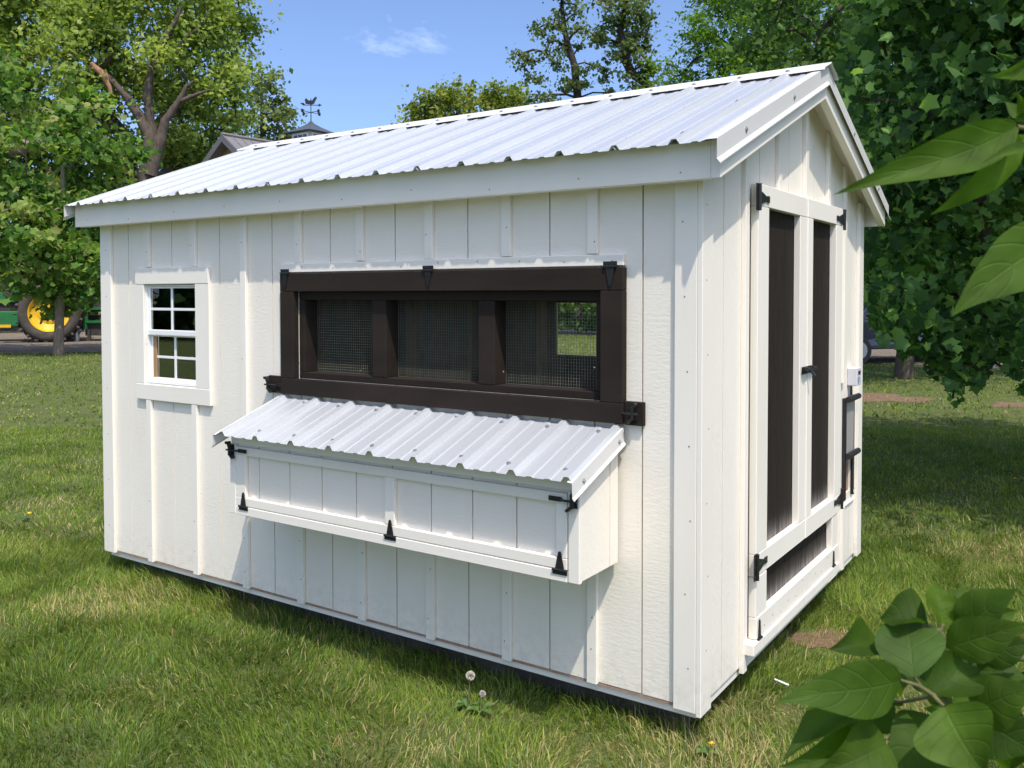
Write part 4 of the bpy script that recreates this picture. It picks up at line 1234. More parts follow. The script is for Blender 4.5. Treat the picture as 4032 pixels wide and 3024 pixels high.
# trees standing farther back, closing the view
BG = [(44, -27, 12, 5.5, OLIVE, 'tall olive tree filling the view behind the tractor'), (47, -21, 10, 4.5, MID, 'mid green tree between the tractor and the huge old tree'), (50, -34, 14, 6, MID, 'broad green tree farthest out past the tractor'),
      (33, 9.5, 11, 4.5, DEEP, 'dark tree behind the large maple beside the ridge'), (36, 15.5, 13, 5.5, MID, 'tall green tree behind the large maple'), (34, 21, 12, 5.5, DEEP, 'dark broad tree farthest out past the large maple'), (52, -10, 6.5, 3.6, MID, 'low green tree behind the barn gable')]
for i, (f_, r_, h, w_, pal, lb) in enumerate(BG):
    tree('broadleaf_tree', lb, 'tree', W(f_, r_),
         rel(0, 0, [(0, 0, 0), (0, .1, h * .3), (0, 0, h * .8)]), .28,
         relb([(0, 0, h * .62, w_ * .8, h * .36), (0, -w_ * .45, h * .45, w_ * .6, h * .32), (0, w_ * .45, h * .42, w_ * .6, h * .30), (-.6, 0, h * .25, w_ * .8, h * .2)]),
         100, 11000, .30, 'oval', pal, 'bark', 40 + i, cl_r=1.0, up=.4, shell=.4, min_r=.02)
# undergrowth at the far side of the drive
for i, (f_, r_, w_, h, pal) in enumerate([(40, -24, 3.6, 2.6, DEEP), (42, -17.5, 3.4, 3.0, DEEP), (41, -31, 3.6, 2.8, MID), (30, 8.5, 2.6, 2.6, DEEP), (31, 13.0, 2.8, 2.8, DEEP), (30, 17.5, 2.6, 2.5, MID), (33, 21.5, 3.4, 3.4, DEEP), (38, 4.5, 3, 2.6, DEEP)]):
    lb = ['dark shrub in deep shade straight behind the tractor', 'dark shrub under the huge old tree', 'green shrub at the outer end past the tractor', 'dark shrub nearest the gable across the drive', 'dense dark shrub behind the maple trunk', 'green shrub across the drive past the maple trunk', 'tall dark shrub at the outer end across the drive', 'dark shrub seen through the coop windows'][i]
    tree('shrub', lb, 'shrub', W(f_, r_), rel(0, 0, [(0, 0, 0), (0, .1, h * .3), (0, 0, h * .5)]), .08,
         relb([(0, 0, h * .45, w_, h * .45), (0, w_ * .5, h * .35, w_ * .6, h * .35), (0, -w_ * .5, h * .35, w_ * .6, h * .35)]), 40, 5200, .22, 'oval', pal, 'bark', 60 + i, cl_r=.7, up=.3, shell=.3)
# trees on the near side of the lawn, behind the photographer (mirrored in the panes)
for i, (f_, r_, h, w_) in enumerate([(-3, -34, 9, 5.5), (4, -36, 10, 6), (-11, -33, 8, 5)]):
    tree('broadleaf_tree', ['dark tree at the far edge of the open lawn', 'taller dark tree at the far lawn edge towards the drive', 'low broad tree at the far lawn edge away from the drive'][i], 'tree', W(f_, r_),
         rel(0, 0, [(0, 0, 0), (0, .1, h * .3), (0, 0, h * .8)]), .3,
         relb([(0, 0, h * .6, w_, h * .38), (0, 0, h * .25, w_ * .9, h * .22)]), 70, 5200, .55, 'oval', DEEP, 'bark', 80 + i, cl_r=1.3, up=.4, shell=.5)
# dead snapped trunk with a hanging limb, seen through the young maple
sn = thing('dead_tree', 'snapped red-brown dead trunk with a hanging grey limb seen through the young maple', 'dead tree', W(34, pr(120, 34)))
limb_px('trunk', sn, M['snag'], [(118, 722), (118, 560), (119, 430), (116, 395), (112, 360)], [.30, .26, .23, .20, .06], 34)
limb_px('limb', sn, M['bark_pale'], [(20, 326), (60, 316), (100, 309), (135, 300)], [.15, .25, .28, .12], 33.6)
# ------------------------------------------------------------------ the barn with its cupola
M['barn_wall'] = surf('tan_barn_siding', (0.50, 0.37, 0.24), 0.8, (0.45, 0.33, 0.21), 3, (6, 6, .3))
M['barn_roof'] = surf('grey_standing_seam', (0.20, 0.19, 0.19), 0.5, (0.17, 0.165, 0.165), 2)
M['barn_trim'] = surf('grey_barn_trim', (0.14, 0.135, 0.135), 0.6)
M['slate'] = surf('slate_blue_roof', (0.075, 0.090, 0.115), 0.5, (0.065, 0.078, 0.10), 2)
M['cream'] = surf('cream_paint', (0.62, 0.57, 0.48), 0.6)
M['pane_dark'] = surf('dark_window_pane', (0.05, 0.06, 0.07), 0.08, spec=0.8)
b_ap = W(34, pr(492, 34), 0); b_en = W(37.4, pr(675, 37.4), 0)
b_d = (b_en - b_ap).normalized(); b_w = Vector((b_d.y, -b_d.x, 0))   # ridge direction; across, towards the viewer's right
zr = pz(294, 34); HW, ZE = 4.0, zr - 3.0
barn = thing('barn', 'tan barn with grey metal roof and windowed cupola behind the coop', 'barn', (*b_ap.xy, GZ))
def bp(l, a, z): 
    p = b_ap + b_d * l + b_w * a; return (p.x, p.y, z)
LB = 13.0
m = MB()
V = []
for l in (.35, LB): V += [bp(l, -HW, GZ), bp(l, HW, GZ), bp(l, HW, ZE), bp(l, 0, zr - .12), bp(l, -HW, ZE)]
m.add(V, [(0, 1, 2, 3, 4), (9, 8, 7, 6, 5), (1, 6, 7, 2), (4, 9, 5, 0)])
m.build('wall', M['barn_wall'], barn)
slope = (zr - ZE) / HW
for sg in (-1, 1):
    e = HW + .55; ze = zr - slope * e
    m = MB()
    m.add([bp(-.15, 0, zr), bp(LB + .4, 0, zr), bp(LB + .4, sg * e, ze), bp(-.15, sg * e, ze), bp(-.15, 0, zr - .1), bp(LB + .4, 0, zr - .1), bp(LB + .4, sg * e, ze - .1), bp(-.15, sg * e, ze - .1)],
          [(0, 1, 2, 3), (7, 6, 5, 4), (0, 3, 7, 4), (1, 5, 6, 2), (3, 2, 6, 7), (0, 4, 5, 1)])
    rf = m.build('roof', M['barn_roof'], barn)
    for l in np.arange(.25, LB, .4):
        m = MB(); c0, c1 = Vector(bp(l, 0, zr + .015)), Vector(bp(l, sg * e, ze + .015)); m.obox((c0 + c1) / 2, (c1 - c0), b_d, (c1 - c0).cross(b_d), (c1 - c0).length / 2, .012, .016); m.build('seam', M['barn_roof'], rf)
    m = MB()
    m.add([bp(-.2, 0, zr + .02), bp(-.2, sg * e, ze + .02), bp(-.2, sg * e, ze - .26), bp(-.2, 0, zr - .26), bp(-.12, 0, zr + .02), bp(-.12, sg * e, ze + .02), bp(-.12, sg * e, ze - .26), bp(-.12, 0, zr - .26)],
          [(0, 1, 2, 3), (4, 7, 6, 5), (0, 4, 5, 1), (1, 5, 6, 2), (2, 6, 7, 3)])
    m.build('rake_trim', M['barn_trim'], barn)
m = MB(); m.tube(bp(-.2, 0, zr + .03), bp(LB + .4, 0, zr + .03), .07, .07, 8); m.build('ridge_cap', M['barn_roof'], barn)
# cupola
lc = (b_en - b_ap).length
cs = .56
zc0, zc1 = zr - .5, pz(291, 37.4)
m = MB(); m.obox(bp(lc, 0, (zc0 + zc1) / 2), b_d, b_w, PZ, cs, cs, (zc1 - zc0) / 2)
cup = m.build('cupola', M['cream'], barn)
ztop = pz(264, 37.4)
rings = []
for t in np.linspace(0, 1, 7):
    h = zc1 + .0 + (ztop - zc1) * t
    w_ = (cs + .24) * (1 - t) ** 1.45 + .03
    rings.append([bp(lc + a * w_, b * w_, h) for a, b in ((-1, -1), (1, -1), (1, 1), (-1, 1))])
m = MB(); V = [p for r_ in rings for p in r_]
F = [(k * 4 + i, k * 4 + (i + 1) % 4, k * 4 + 4 + (i + 1) % 4, k * 4 + 4 + i) for k in range(6) for i in range(4)] + [(3, 2, 1, 0), (24, 25, 26, 27)]
m.add(V, F); m.build('cupola_roof', M['slate'], cup)
for d_, w_ in ((-b_d, b_w), (b_w, b_d), (-b_w, b_d)):
    c = Vector(bp(lc, 0, zc1 - .42)) + d_ * (cs + .012)
    m = MB()
    for s_ in (-1, 1): m.obox(c + w_ * s_ * .44, w_, d_, PZ, .035, .02, .36)
    for s_ in (-1, 1): m.obox(c + PZ * s_ * .33, w_, d_, PZ, .44, .019, .035)
    for s_ in (-.145, .145): m.obox(c + w_ * s_, w_, d_, PZ, .016, .015, .3)
    m.build('window_frame', M['vinyl'], cup)
    for s_ in (-.29, 0, .29):
        m = MB(); m.obox(c + w_ * s_ - d_ * .003, w_, d_, PZ, .125, .004, .295); m.build('pane', M['pane_dark'], cup)
# weathervane
m = MB(); b0 = Vector(bp(lc, 0, ztop - .05)); hv = pz(213, 37.4) - ztop
m.tube(b0, b0 + PZ * hv, .022, .015, 6)
for d_ in (b_d, b_w):
    m.tube(b0 + PZ * hv * .42 - d_ * .42, b0 + PZ * hv * .42 + d_ * .42, .014, .014, 6)
    for s_ in (-1, 1): m.obox(b0 + PZ * (hv * .42 + .0) + d_ * s_ * .46, d_, PZ, d_.cross(PZ), .06, .07, .01)
m.tube(b0 + PZ * hv * .72 - RT * .34, b0 + PZ * hv * .72 + RT * .32, .013, .016, 6)
q = b0 + PZ * hv * .72
m.add([q + RT * .32 + PZ * .07, q + RT * .32 - PZ * .07, q + RT * .46], [(0, 1, 2)])
m.add([q - RT * .34, q - RT * .46 + PZ * .1, q - RT * .3 + PZ * .1, q - RT * .22], [(0, 1, 2, 3)])
rx = [(-.22, .05), (-.26, .22), (-.2, .30), (-.1, .2), (.05, .2), (.14, .32), (.22, .36), (.26, .3), (.2, .2), (.14, .06), (.02, .02)]
m.add([q + RT * a + PZ * b + FW * .008 for a, b in rx], [tuple(range(len(rx)))])
m.build('weathervane', M['iron'], cup)

# ------------------------------------------------------------------ the tractor
M['green'] = surf('tractor_green', (0.018, 0.16, 0.045), 0.4, (0.015, 0.13, 0.038), 4, dirt=(.10, .10, .06), dirt_scale=7, dirt_pos=.62, coat=.3)
M['yellow'] = surf('tractor_yellow', (0.80, 0.50, 0.015), 0.4, (0.70, 0.42, 0.012), 5, dirt=(.30, .22, .10), dirt_scale=8, dirt_pos=.66, coat=.3)
M['tyre'] = surf('dusty_tyre', (0.045, 0.038, 0.034), 0.85, (0.085, 0.070, 0.058), 5, bump=.3, bscale=25)
M['machine'] = surf('dark_machine_steel', (0.030, 0.029, 0.028), 0.6, (0.06, 0.055, 0.05), 9)
M['steel'] = surf('bright_steel', (0.6, 0.6, 0.6), 0.3, metallic=0.7)
TW = W(31.2, pr(108, 31.2))
tr_f = (-RT * .94 - FW * .33).normalized()          # the way it faces
tr_s = Vector((tr_f.y, -tr_f.x, 0))                   # its side
if tr_s.dot(-FW) < 0: tr_s = -tr_s                  # side facing the camera
tractor = thing('tractor', 'large green tractor with big yellow-rimmed wheels parked on the gravel drive', 'tractor', TW - tr_s * .9)
def wheel(c, R, wd, rim, name='wheel', lugs=22):
    """c: hub centre on the outer side; axis tr_s"""
    ax = tr_s
    h = wd / 2
    m = MB()
    m.lathe(c, ax, [(rim, -h * .8), (rim * 1.12, -h * .95), (R * .86, -h), (R * .955, -h * .8), (R * .965, 0), (R * .955, h * .8), (R * .86, h), (rim * 1.12, h * .95), (rim, h * .8)], 40)
    w = m.build(name, M['tyre'], tractor, smooth=True)
    p = ax.orthogonal().normalized(); q = ax.cross(p)
    for i in range(lugs):
        for s_ in (-1, 1):
            t = 2 * math.pi * (i + (.5 if s_ > 0 else 0)) / lugs
            e = p * math.cos(t) + q * math.sin(t); tg = ax.cross(e)
            d = (ax * s_ * .8 + tg * .55).normalized()
            cc = c + e * R * .985 + ax * s_ * h * .46
            m = MB(); m.obox(cc, d, d.cross(e), e, h * .62, R * .035, R * .042); m.build('lug', M['tyre'], w)
    m = MB()
    m.lathe(c, ax, [(rim * 1.0, h * .86), (rim * .99, h * .80), (rim * .95, h * .78), (rim * .90, h * .45), (rim * .62, h * .18), (rim * .55, h * .22), (rim * .40, h * .25), (0.001, h * .25)], 36)
    m.lathe(c, ax, [(rim * 1.0, -h * .86), (rim * .93, -h * .8), (rim * .9, h * .45)], 36)
    m.build('rim', M['yellow'], w, smooth=False)
    for i in range(10):
        t = 2 * math.pi * i / 10; e = p * math.cos(t) + q * math.sin(t)
        m = MB(); b_ = c + e * rim * .42 + ax * h * .25; m.tube(b_, b_ + ax * .04, .035, .035, 6); m.build('wheel_nut', M['machine'], w)
    m = MB(); m.lathe(c, ax, [(rim * .2, h * .24), (rim * .2, h * .42), (rim * .12, h * .5), (.001, h * .5)], 16); m.build('hub', M['green'], w)
    return w
hub = TW + PZ * 1.04
wheel(hub, 1.05, .62, .67)
wheel(hub - tr_s * 2.0, 1.05, .62, .67)
fx = 2.75
wheel(hub + tr_f * fx - PZ * .33 - tr_s * .08, .71, .46, .43, lugs=18)
wheel(hub + tr_f * fx - PZ * .33 - tr_s * 1.9, .71, .46, .43, lugs=18)
mid = hub - tr_s * 1.0
m = MB(); m.obox(mid + PZ * .1 + tr_f * .9, tr_f, tr_s, PZ, 1.75, .3, .35); m.build('chassis', M['machine'], tractor)
m = MB(); m.obox(mid, tr_f, tr_s, PZ, .25, 1.0, .18); m.obox(mid + tr_f * fx - PZ * .33, tr_f, tr_s, PZ, .14, .9, .12); m.build('axle', M['machine'], tractor)
# hood, tapering to the front
hp = [(.75, .35), (3.55, .35), (3.6, .75), (3.4, 1.12), (.75, 1.28)]
m = MB()
V = [mid + tr_f * a + PZ * b + tr_s * s_ * .42 for s_ in (-1, 1) for a, b in hp]
m.add(V, [(0, 1, 2, 3, 4), (9, 8, 7, 6, 5)] + [(i, (i + 1) % 5, (i + 1) % 5 + 5, i + 5) for i in range(5)]); m.build('hood', M['green'], tractor, .03)
m = MB()
for k in range(4): m.obox(mid + tr_f * (1.4 + k * .45) + PZ * .8 + tr_s * .424, tr_f, PZ, tr_s, .16, .22, .006)
m.build('hood_grille', M['machine'], tractor)
m = MB(); m.obox(mid + tr_f * 2.0 + PZ * 1.02 + tr_s * .43, tr_f, PZ, tr_s, 1.1, .035, .004); m.build('hood_stripe', M['yellow'], tractor)
m = MB(); m.tube(mid + tr_f * 1.3 + PZ * 1.2 - tr_s * .3, mid + tr_f * 1.3 + PZ * 2.2 - tr_s * .3, .06, .05, 10); m.build('exhaust', M['machine'], tractor)
# cab: floor, pillars, roof, glass
m = MB(); m.obox(mid + tr_f * .05 + PZ * .55, tr_f, tr_s, PZ, .75, .62, .12); m.build('cab_floor', M['green'], tractor)
for a in (-.62, .68):
    for s_ in (-.58, .58):
        m = MB(); m.tube(mid + tr_f * a + tr_s * s_ + PZ * .6, mid + tr_f * a * .9 + tr_s * s_ * .95 + PZ * 1.98, .04, .04, 6); m.build('cab_pillar', M['machine'], tractor)
m = MB(); m.obox(mid + tr_f * .0 + PZ * 2.06, tr_f, tr_s, PZ, .78, .68, .09); m.build('cab_roof', M['green'], tractor, .03)
for s_ in (-.57, .57):
    m = MB(); m.obox(mid + tr_f * .02 + tr_s * s_ + PZ * 1.3, tr_f, PZ, tr_s, .58, .62, .004); m.build('cab_glass', M['pane_dark'], tractor)
# fenders over the rear wheels
for s_ in (0.0, -2.0):
    m = MB(); V, F = [], []
    for k in range(9):
        t = math.radians(20 + k * 17)
        for o_ in (-.36, .3):
            for r_ in (1.13, 1.17): V.append(hub + tr_s * (s_ + o_) + (tr_f * math.cos(t) + PZ * math.sin(t)) * r_)
    for k in range(8):
        b_ = k * 4
        F += [(b_, b_ + 2, b_ + 6, b_ + 4), (b_ + 1, b_ + 5, b_ + 7, b_ + 3), (b_, b_ + 4, b_ + 5, b_ + 1), (b_ + 2, b_ + 3, b_ + 7, b_ + 6)]
    m.add(V, F); m.build('fender', M['green'], tractor)
m = MB(); m.obox(hub + tr_f * 1.25 + tr_s * .1 - PZ * .2, tr_f, tr_s, PZ, .3, .2, .25); m.build('step_box', M['green'], tractor, .02)
m = MB(); m.obox(hub + tr_f * 1.62 + tr_s * .25 - PZ * .45, tr_f, tr_s, PZ, .45, .05, .05); m.build('step_rail', M['yellow'], tractor)
m = MB()
m.obox(mid - tr_f * 1.0 - PZ * .2, tr_f, tr_s, PZ, .5, .35, .08); m.tube(mid - tr_f * 1.3 - PZ * .25 + tr_s * .3, mid - tr_f * 1.3 - PZ * .8 + tr_s * .3, .06, .09, 8); m.build('hitch', M['machine'], tractor)

# implement standing behind the tractor, only its green frame shows
imp = thing('seed_drill', 'green framed farm implement standing behind the tractor by the coop corner', 'farm implement', W(31.8, pr(214, 31.8)))
ic = W(31.8, pr(222, 31.8), 0)
for a in (-.62, .62, 1.5):
    m = MB(); m.obox(ic + RT * a + PZ * 1.0, RT, FW, PZ, .06, .06, .72); m.build('post', M['green'], imp)
for z in (.55, 1.02, 1.7):
    m = MB(); m.obox(ic + RT * .44 + PZ * z - FW * .02, RT, FW, PZ, 1.1, .055, .045); m.build('cross_bar', M['green'], imp)
m = MB(); m.obox(ic + RT * .44 + PZ * 1.35 + FW * .3, RT, FW, PZ, 1.1, .25, .45); m.build('hopper', M['machine'], imp)
m = MB(); m.obox(ic + RT * .44 + PZ * .3 + FW * .35, RT, FW, PZ, 1.1, .3, .25); m.build('coulter_bank', M['machine'], imp)
for a in (-.5, 1.4):
    m = MB(); m.obox(ic + RT * a + PZ * .05, RT, FW, PZ, .05, .05, .2); m.build('stand_leg', M['machine'], imp)
m = MB(); c = ic - RT * .95
m.lathe(c + PZ * (GZ), PZ, [(.001, .36), (.26, .36), (.2, .42), (.10, .5), (.08, .66), (.04, .7), (.001, .7)], 12); m.tube(c + PZ * GZ, c + PZ * (GZ + .37), .1, .1, 8)
m.build('jack_stand', M['steel'], imp)

# ------------------------------------------------------------------ vehicle parked across the drive, behind the maple
M['car_paint'] = surf('blue_grey_car_paint', (0.045, 0.055, 0.095), 0.25, (0.04, 0.05, 0.085), 2, coat=.6)
M['lamp_red'] = surf('red_tail_lamp', (0.35, 0.02, 0.03), 0.25)
cf, cr = 22.0, 9.3
car_o = W(cf, cr)
cdv = (RT * .97 + FW * .22).normalized(); csv = Vector((cdv.y, -cdv.x, 0))
if csv.dot(-FW) < 0: csv = -csv
car = thing('parked_car', 'blue grey car parked in the shade behind the large maple', 'car', car_o)
def cp(a, s_, z): return car_o + cdv * a + csv * s_ + PZ * z
side = [(-2.2, .35), (-2.25, .75), (-2.1, .98), (-1.55, 1.02), (-.95, 1.45), (.75, 1.48), (1.45, 1.05), (2.1, .98), (2.2, .6), (2.15, .35)]
m = MB(); n = len(side)
m.add([cp(a, s_ * (.86 if z < 1.03 else .70), z) for s_ in (-1, 1) for a, z in side], [tuple(range(n)), tuple(range(2 * n - 1, n - 1, -1))] + [(i, (i + 1) % n, (i + 1) % n + n, i + n) for i in range(n)])
m.build('body', M['car_paint'], car, .03)
for poly in ([(-1.4, 1.06), (-.9, 1.4), (-.1, 1.42), (-.1, 1.06)], [(0, 1.06), (0, 1.42), (.7, 1.42), (1.28, 1.06)]):
    m = MB(); m.add([cp(a, .87 - .16 * (z - 1.03) / .42, z) for a, z in poly], [(0, 1, 2, 3)]); m.build('side_window', M['pane_dark'], car)
for a in (-1.4, 1.4):
    for s_ in (-.8, .8):
        m = MB(); m.lathe(cp(a, s_, .33), csv, [(.001, .1), (.2, .1), (.32, .1), (.34, .06), (.34, -.06), (.32, -.1), (.001, -.1)], 20); w = m.build('wheel', M['tyre'], car)
        m = MB(); m.lathe(cp(a, s_, .33), csv, [(.001, .112), (.2, .112), (.21, .1)], 16); m.build('rim', M['steel'], w)
for a in (-2.2,):
    m = MB(); m.obox(cp(a - .02, .7, .78), csv, cdv, PZ, .14, .03, .09); m.build('tail_lamp', M['lamp_red'], car)
# orange road barrier glimpsed through the leaves
M['orange'] = surf('orange_white_board', (0.75, 0.30, 0.08), 0.6)
bq = W(20.3, pr(2170, 20.3))
bar = thing('barrier', 'small orange and white slatted barrier standing by the drive under the maple', 'barrier', bq)
for a in (-.25, .25):
    m = MB(); m.obox(bq + RT * a + PZ * .35, RT, FW, PZ, .03, .03, .35); m.build('leg', M['vinyl'], bar)
for k, z in enumerate((.3, .62)):
    m = MB(); m.obox(bq + PZ * z - FW * .04, RT, FW, PZ, .3, .012, .07); m.build('board', M['orange'], bar)

# ------------------------------------------------------------------ small things in the grass
M['seedhead'] = surf('grey_white_fluff', (0.62, 0.58, 0.50), 0.9)
M['petal'] = surf('yellow_petals', (0.80, 0.52, 0.02), 0.6)
M['stem'] = surf('weed_stem', (0.16, 0.17, 0.06), 0.6)
M['weed'] = surf('weed_leaf', (0.085, 0.16, 0.03), 0.5, (0.06, 0.12, 0.025), 20)
def dandelion(pos, h, r_, seed, label, yellow=False):
    t = thing('dandelion', label, 'dandelion', pos, 'dandelions in the lawn')
    top = Vector(pos) + Vector((.01, .006, h))
    m = MB(); m.tube(pos, top, .0022, .0018, 6); m.build('stem', M['stem'], t)
    rr = random.Random(seed)
    m = MB()
    if yellow:
        for k in range(26):
            a = rr.random() * 6.28; e = Vector((math.cos(a), math.sin(a), rr.uniform(.1, .9))).normalized()
            s_ = e.cross(PZ).normalized() * r_ * .18
            m.add([top, top + e * r_ * .9 + s_, top + e * r_, top + e * r_ * .9 - s_], [(0, 1, 2, 3)])
        m.build('flower_head', M['petal'], t)
    else:
        for k in range(150):
            e = Vector((rr.gauss(0, 1), rr.gauss(0, 1), rr.gauss(0, 1))).normalized()
            s_ = e.orthogonal().normalized() * r_ * .16; s2 = e.cross(s_)
            q = top + e * r_ * rr.uniform(.85, 1.0)
            m.add([top + e * r_ * .3, q + s_, q + e * r_ * .05, q - s_], [(0, 1, 2, 3)]); m.add([top + e * r_ * .3, q + s2, q + e * r_ * .05, q - s2], [(0, 1, 2, 3)])
        m.build('seed_head', M['seedhead'], t)
    for k in range(4):
        a = rr.random() * 6.28; e = Vector((math.cos(a), math.sin(a), 0)); L = rr.uniform(.04, .07); s_ = Vector((-e.y, e.x, 0))
        p0 = Vector(pos) + PZ * .004
        m = MB()
        m.add([p0, p0 + e * L * .4 + s_ * .012 + PZ * .025, p0 + e * L * .75 + s_ * .017 + PZ * .03, p0 + e * L + PZ * .02, p0 + e * L * .75 - s_ * .017 + PZ * .03, p0 + e * L * .4 - s_ * .012 + PZ * .025], [(0, 1, 2, 3, 4, 5)])
        m.build('leaf', M['weed'], t)
    return t
dandelion(W(3.52, -.18), .135, .019, 1, 'tall grey dandelion seed head in the grass in front of the nest box')
dandelion(W(3.47, -.13), .085, .013, 2, 'smaller half-blown dandelion seed head close to the taller one')
dandelion(W(6.5, -3.56), .05, .02, 3, 'yellow dandelion out on the open lawn past the window end of the coop', True)
dandelion(W(3.14, .70), .05, .013, 4, 'yellow dandelion beside the bare soil near the coop corner', True)
dandelion(W(7.7, 4.36), .05, .018, 5, 'yellow dandelion in the shaded lawn past the gable', True)
c0 = W(3.66, 1.12, GZ + .045); m = MB(); e = (RT * .7 - FW * .5 - PZ * .15).normalized()
m.tube(c0 - e * .03, c0 + e * .03, .0042, .0042, 8)
tag(m.build('paper_stick', M['vinyl']), 'short white paper stick lying on the grass near the gable end', 'litter')

# ------------------------------------------------------------------ the broad-leaved shrub whose twigs reach into the view
def big_leaf_mat():
    m, nt, out = mat_new('broad_shrub_leaf')
    L = nt.links
    uv = N(nt, 'ShaderNodeUVMap', uv_map='UVMap'); sp = N(nt, 'ShaderNodeSeparateXYZ'); L.new(uv.outputs[0], sp.inputs[0])
    a = N(nt, 'ShaderNodeMath', operation='ABSOLUTE'); L.new(sp.outputs['X'], a.inputs[0])
    # side veins arch towards the tip: t = v - 0.55|u|^0.75, six of them
    pw = N(nt, 'ShaderNodeMath', operation='POWER'); pw.inputs[1].default_value = 1.25; L.new(a.outputs[0], pw.inputs[0])
    ml = N(nt, 'ShaderNodeMath', operation='MULTIPLY'); ml.inputs[1].default_value = .26; L.new(pw.outputs[0], ml.inputs[0])
    sb = N(nt, 'ShaderNodeMath', operation='SUBTRACT'); L.new(sp.outputs['Y'], sb.inputs[0]); L.new(ml.outputs[0], sb.inputs[1])
    m6 = N(nt, 'ShaderNodeMath', operation='MULTIPLY'); m6.inputs[1].default_value = 5.0; L.new(sb.outputs[0], m6.inputs[0])
    fr = N(nt, 'ShaderNodeMath', operation='FRACT'); L.new(m6.outputs[0], fr.inputs[0])
    c5 = N(nt, 'ShaderNodeMath', operation='SUBTRACT'); c5.inputs[1].default_value = .5; L.new(fr.outputs[0], c5.inputs[0])
    ab = N(nt, 'ShaderNodeMath', operation='ABSOLUTE'); L.new(c5.outputs[0], ab.inputs[0])
    v1 = N(nt, 'ShaderNodeMapRange', interpolation_type='SMOOTHSTEP'); v1.inputs[1].default_value = .0; v1.inputs[2].default_value = .10; v1.inputs[3].default_value = 1; v1.inputs[4].default_value = 0; L.new(ab.outputs[0], v1.inputs[0])
    v2 = N(nt, 'ShaderNodeMapRange', interpolation_type='SMOOTHSTEP'); v2.inputs[1].default_value = .0; v2.inputs[2].default_value = .07; v2.inputs[3].default_value = 1; v2.inputs[4].default_value = 0; L.new(a.outputs[0], v2.inputs[0])
    vm = N(nt, 'ShaderNodeMath', operation='MAXIMUM'); L.new(v1.outputs[0], vm.inputs[0]); L.new(v2.outputs[0], vm.inputs[1])
    geo = N(nt, 'ShaderNodeNewGeometry')
    nz_ = N(nt, 'ShaderNodeTexNoise', Scale=22.0, Detail=6.0); L.new(geo.outputs['Position'], nz_.inputs['Vector'])
    nr_ = N(nt, 'ShaderNodeMapRange'); nr_.inputs[1].default_value = .3; nr_.inputs[2].default_value = .7; nr_.inputs[3].default_value = .45; nr_.inputs[4].default_value = 1.1; L.new(nz_.outputs['Fac'], nr_.inputs[0])
    at_ = N(nt, 'ShaderNodeAttribute', attribute_name="Col")
    dk = N(nt, 'ShaderNodeMixRGB', blend_type='MULTIPLY'); dk.inputs[0].default_value = .8; L.new(at_.outputs['Color'], dk.inputs[1]); L.new(nr_.outputs[0], dk.inputs[2])
    hs = N(nt, 'ShaderNodeMixRGB'); hs.inputs[2].default_value = (.11, .17, .06, 1); L.new(dk.outputs[0], hs.inputs[1])
    vf = N(nt, 'ShaderNodeMath', operation='MULTIPLY'); vf.inputs[1].default_value = .15; L.new(vm.outputs[0], vf.inputs[0]); L.new(vf.outputs[0], hs.inputs[0])
    sk = N(nt, 'ShaderNodeTexNoise', Scale=95.0, Detail=3.0); L.new(geo.outputs['Position'], sk.inputs['Vector'])
    sr = N(nt, 'ShaderNodeMapRange'); sr.inputs[1].default_value = .70; sr.inputs[2].default_value = .76; L.new(sk.outputs['Fac'], sr.inputs[0])
    hs2 = N(nt, 'ShaderNodeMixRGB'); hs2.inputs[2].default_value = (.10, .07, .025, 1); L.new(sr.outputs[0], hs2.inputs[0]); L.new(hs.outputs[0], hs2.inputs[1]); hs = hs2
    p = N(nt, 'ShaderNodeBsdfPrincipled'); p.inputs['Roughness'].default_value = .6; p.inputs['Specular IOR Level'].default_value = .22
    L.new(hs.outputs[0], p.inputs['Base Color'])
    b = N(nt, 'ShaderNodeBump'); b.invert = True; b.inputs['Strength'].default_value = .5; b.inputs['Distance'].default_value = .001
    L.new(vm.outputs[0], b.inputs['Height']); L.new(b.outputs[0], p.inputs['Normal'])
    t = N(nt, 'ShaderNodeBsdfTranslucent'); mt = N(nt, 'ShaderNodeMixRGB', blend_type='MULTIPLY'); mt.inputs[0].default_value = 1; mt.inputs[2].default_value = (2.0, 2.3, .6, 1)
    L.new(hs.outputs[0], mt.inputs[1]); L.new(mt.outputs[0], t.inputs['Color'])
    mx = N(nt, 'ShaderNodeMixShader'); mx.inputs[0].default_value = .45
    L.new(p.outputs[0], mx.inputs[1]); L.new(t.outputs[0], mx.inputs[2]); L.new(mx.outputs[0], out.inputs[0])
    return m
M['bigleaf'] = big_leaf_mat()
M['twig'] = surf('green_brown_twig', (0.16, 0.15, 0.06), 0.6, (0.10, 0.10, 0.05), 30)
SH = W(1.05, 1.75)
shrub = thing('dogwood_shrub', 'broad-leaved dogwood shrub whose leafy twigs hang close in front of the gable lawn', 'shrub', SH)

